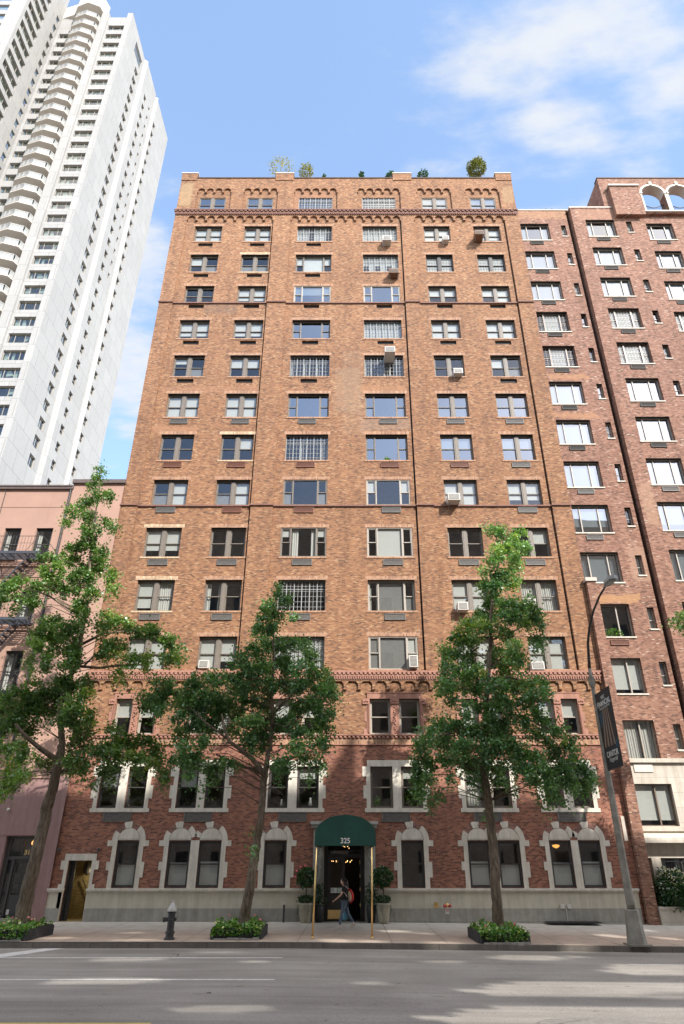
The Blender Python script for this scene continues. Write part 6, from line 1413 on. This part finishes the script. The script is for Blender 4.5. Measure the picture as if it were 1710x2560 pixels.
# ------------------------------------------------------------------ the walking woman
def skin_mesh(name, joints, edges_, mat, subd=2, root=0):
    me = bpy.data.meshes.new(name); me.from_pydata([j[0] for j in joints], edges_, []); o = bpy.data.objects.new(name, me); C.objects.link(o)
    md = o.modifiers.new('s', 'SKIN'); md.use_smooth_shade = True; sv = me.skin_vertices[0].data
    for i, j in enumerate(joints):
        r = j[1]; sv[i].radius = (r, r) if not isinstance(r, tuple) else r
        sv[i].use_root = (i == root)
    ss = o.modifiers.new('u', 'SUBSURF'); ss.levels = subd; ss.render_levels = subd
    dg = bpy.context.evaluated_depsgraph_get(); m2 = bpy.data.meshes.new_from_object(o.evaluated_get(dg)); bpy.data.objects.remove(o); m2.materials.clear(); m2.materials.append(mat)
    for p in m2.polygons: p.use_smooth = True
    return m2
px_, py_ = -.16, 28.55
W0 = Vector((px_, py_, gz(px_, py_)))
wm = thing('person', 'woman in black top and jeans walking left past the door', 'person', W0)
def V(x, y, z): return (W0.x + x, W0.y + y, W0.z + z)
SK = plain('skin', (.66, .40, .29), .5, var=.05, bump=0); HR = plain('dark_brown_hair', (.022, .014, .01), .5, var=.3, scale=20)
# x is the walking axis (she faces -x), y negative towards the viewer
J = [(V(0, 0, .93), .11), (V(0, 0, 1.05), .095), (V(-.01, 0, 1.2), .115), (V(-.02, 0, 1.34), .10), (V(-.035, 0, 1.405), .045), (V(-.05, 0, 1.45), .045),
     (V(0, -.085, .87), .085), (V(-.10, -.09, .50), .055), (V(-.18, -.09, .10), .036), (V(-.27, -.09, .04), .03),
     (V(0, .085, .87), .085), (V(.13, .09, .50), .055), (V(.36, .09, .17), .036), (V(.33, .09, .06), .03),
     (V(-.02, -.16, 1.33), .05), (V(-.13, -.20, 1.12), .037), (V(-.31, -.19, .98), .026), (V(-.36, -.18, .95), .026),
     (V(0, .16, 1.33), .05), (V(.06, .2, 1.08), .037), (V(-.02, .2, .86), .026), (V(-.03, .2, .8), .026)]
E_ = [(0, 1), (1, 2), (2, 3), (3, 4), (4, 5), (0, 6), (6, 7), (7, 8), (8, 9), (0, 10), (10, 11), (11, 12), (12, 13), (3, 14), (14, 15), (15, 16), (16, 17), (3, 18), (18, 19), (19, 20), (20, 21)]
body = skin_mesh('body', J, E_, SK)
bm = bmesh.new(); bm.from_mesh(body)
def finger(pts, r0=.0085):
    m2 = skin_mesh('f', [(p, r0 * (1 - .12 * i)) for i, p in enumerate(pts)], [(i, i + 1) for i in range(len(pts) - 1)], SK, 1); bm.from_mesh(m2); bpy.data.meshes.remove(m2)
for hx, hy, hz, dx in ((-.37, -.18, .945, -1), (-.03, .2, .78, -.2)):
    for k, (ln, oy) in enumerate(((.065, -.028), (.075, -.01), (.07, .008), (.055, .026))):
        finger([V(hx + .01 * dx, hy + oy, hz), V(hx + (.03 + ln * .4) * dx, hy + oy * 1.1, hz - .018 - (.02 if dx > -.5 else 0)), V(hx + (.02 + ln * .75) * dx, hy + oy, hz - .05 - (.02 if dx > -.5 else 0)), V(hx + ln * .55 * dx, hy + oy * .9, hz - .068 - (.02 if dx > -.5 else 0))])
    finger([V(hx + .03, hy - .02, hz), V(hx + .015 * dx, hy - .045, hz - .015), V(hx + .045 * dx, hy - .04, hz - .035)], .010)
# head: skull, jaw, nose, ear, eye sockets
def egg(c, rx, ry, rz, n=14):
    ret = bmesh.ops.create_uvsphere(bm, u_segments=n * 2, v_segments=n, radius=1)
    for v in ret['verts']: v.co = Vector((c[0] + v.co.x * rx * (1 - .15 * min(0, v.co.z)), c[1] + v.co.y * ry * (1 + .22 * min(0, v.co.z)), c[2] + v.co.z * rz))
egg(V(-.055, 0, 1.545), .088, .07, .108); egg(V(-.085, 0, 1.49), .055, .045, .045, 8); egg(V(-.147, 0, 1.53), .016, .012, .022, 6); egg(V(-.03, -.07, 1.53), .018, .01, .03, 6); egg(V(-.03, .07, 1.53), .018, .01, .03, 6)
bm.to_mesh(body); bm.free()
for p in body.polygons: p.use_smooth = True
link('body', body, wm)
b = MB()
for s in (-1, 1): b.sphere(V(-.128, s * .03, 1.552), .011, 6, 0)
b.build('eye', HR, wm); b = MB(); b.sphere(V(-.137, 0, 1.488), .016, 6, 0, .35, .6, 1.4); b.build('mouth', plain('lips', (.4, .12, .1), .5, bump=0), wm)
# hair falling behind the shoulders
b = MB(); b.sphere(V(-.03, 0, 1.575), .1, 12, 0, 1.0, 1.0, .82); b.tube([V(.02, 0, 1.6), V(.06, 0, 1.48), V(.085, 0, 1.35), V(.10, 0, 1.22), V(.11, 0, 1.13)], [.085, .08, .07, .055, .02], 12)
for s in (-1, 1): b.tube([V(-.03, s * .06, 1.6), V(.0, s * .08, 1.5), V(.03, s * .085, 1.38), V(.05, s * .08, 1.27)], [.035, .032, .028, .01], 8)
o = b.build('hair', HR, wm, smooth=True)
TS = plain('black_cotton', (.012, .012, .014), .85); JN = plain('blue_jeans', (.10, .14, .19), .85, var=.3, scale=9)
me = skin_mesh('t_shirt', [(V(0, 0, .86), .165), (V(0, 0, 1.0), .15), (V(-.01, 0, 1.2), .13), (V(-.02, 0, 1.34), .112), (V(-.03, 0, 1.40), .06), (V(-.02, -.165, 1.335), .066), (V(-.085, -.195, 1.21), .062), (V(0, .165, 1.335), .066), (V(.04, .195, 1.2), .062)], [(0, 1), (1, 2), (2, 3), (3, 4), (3, 5), (5, 6), (3, 7), (7, 8)], TS); link('t_shirt', me, wm)
me = skin_mesh('jeans', [(V(0, 0, .93), .15), (V(0, -.085, .86), .11), (V(-.10, -.09, .50), .066), (V(-.175, -.09, .15), .05), (V(0, .085, .86), .11), (V(.13, .09, .50), .068), (V(.33, .09, .20), .05)], [(0, 1), (1, 2), (2, 3), (0, 4), (4, 5), (5, 6)], JN); link('jeans', me, wm)
SH = plain('white_trainer', (.6, .57, .52), .6)
for (x, y, z, a) in ((-.22, -.09, .045, 0), (.33, .09, .05, .6)):
    ca, sa = math.cos(a), math.sin(a); b = MB()
    # outline of the shoe in x, z, turned about the ball of the foot when the heel is raised
    pr = [(-.15, -.04), (-.15, -.005), (-.09, .02), (0, .055), (.03, .10), (.11, .10), (.115, .02), (.115, -.04)]
    b.prism([(W0.x + x + (u + .1) * ca - (v + .04) * sa - .1, W0.z + z - .04 + (u + .1) * sa + (v + .04) * ca) for u, v in pr], W0.y + y - .045, W0.y + y + .045); b.build('shoe', SH, wm)
bg_ = thing('backpack', 'red and cream bag slung on the walking woman back', 'bag', V(.2, 0, 1.05)); 
me = skin_mesh('bag', [(V(.15, 0, 1.26), .06), (V(.19, 0, 1.12), .095), (V(.21, 0, .98), .09), (V(.17, 0, .88), .05)], [(0, 1), (1, 2), (2, 3)], plain('cream_canvas', (.55, .42, .3), .8)); link('pocket', me, bg_)
b = MB(); b.tube([V(.13, -.02, 1.31), V(.24, -.02, 1.24), V(.30, -.01, 1.1), V(.30, 0, .98), V(.2, 0, .84)], [.03, .045, .05, .05, .03], 10); b.build('shell', plain('red_nylon', (.65, .035, .035), .6), bg_, smooth=True)
b = MB(); b.tube([V(.13, -.1, 1.3), V(.04, -.14, 1.4), V(-.06, -.12, 1.36), V(-.02, -.14, 1.2), V(.1, -.12, 1.05)], .012, 6); b.build('strap', M['white_metal'], bg_)
pb = thing('carrier_bag', 'blue translucent carrier bag hanging from the walking woman hand', 'bag', V(.0, .2, .4))
me = skin_mesh('sack', [(V(-.02, .2, .66), .02), (V(.0, .2, .5), .07), (V(.02, .2, .36), .115), (V(.02, .2, .26), .1)], [(0, 1), (1, 2), (2, 3)], plain('blue_plastic', (.09, .28, .40), .35, var=.4, scale=8)); link('sack', me, pb)
b = MB(); b.tube([V(-.04, .2, .76), V(-.05, .2, .7), V(-.02, .2, .6)], .008, 5); b.tube([V(-.02, .21, .76), V(.0, .21, .7), V(.0, .2, .6)], .008, 5); b.build('handle', plain('blue_plastic_handle', (.05, .16, .24), .4), pb)
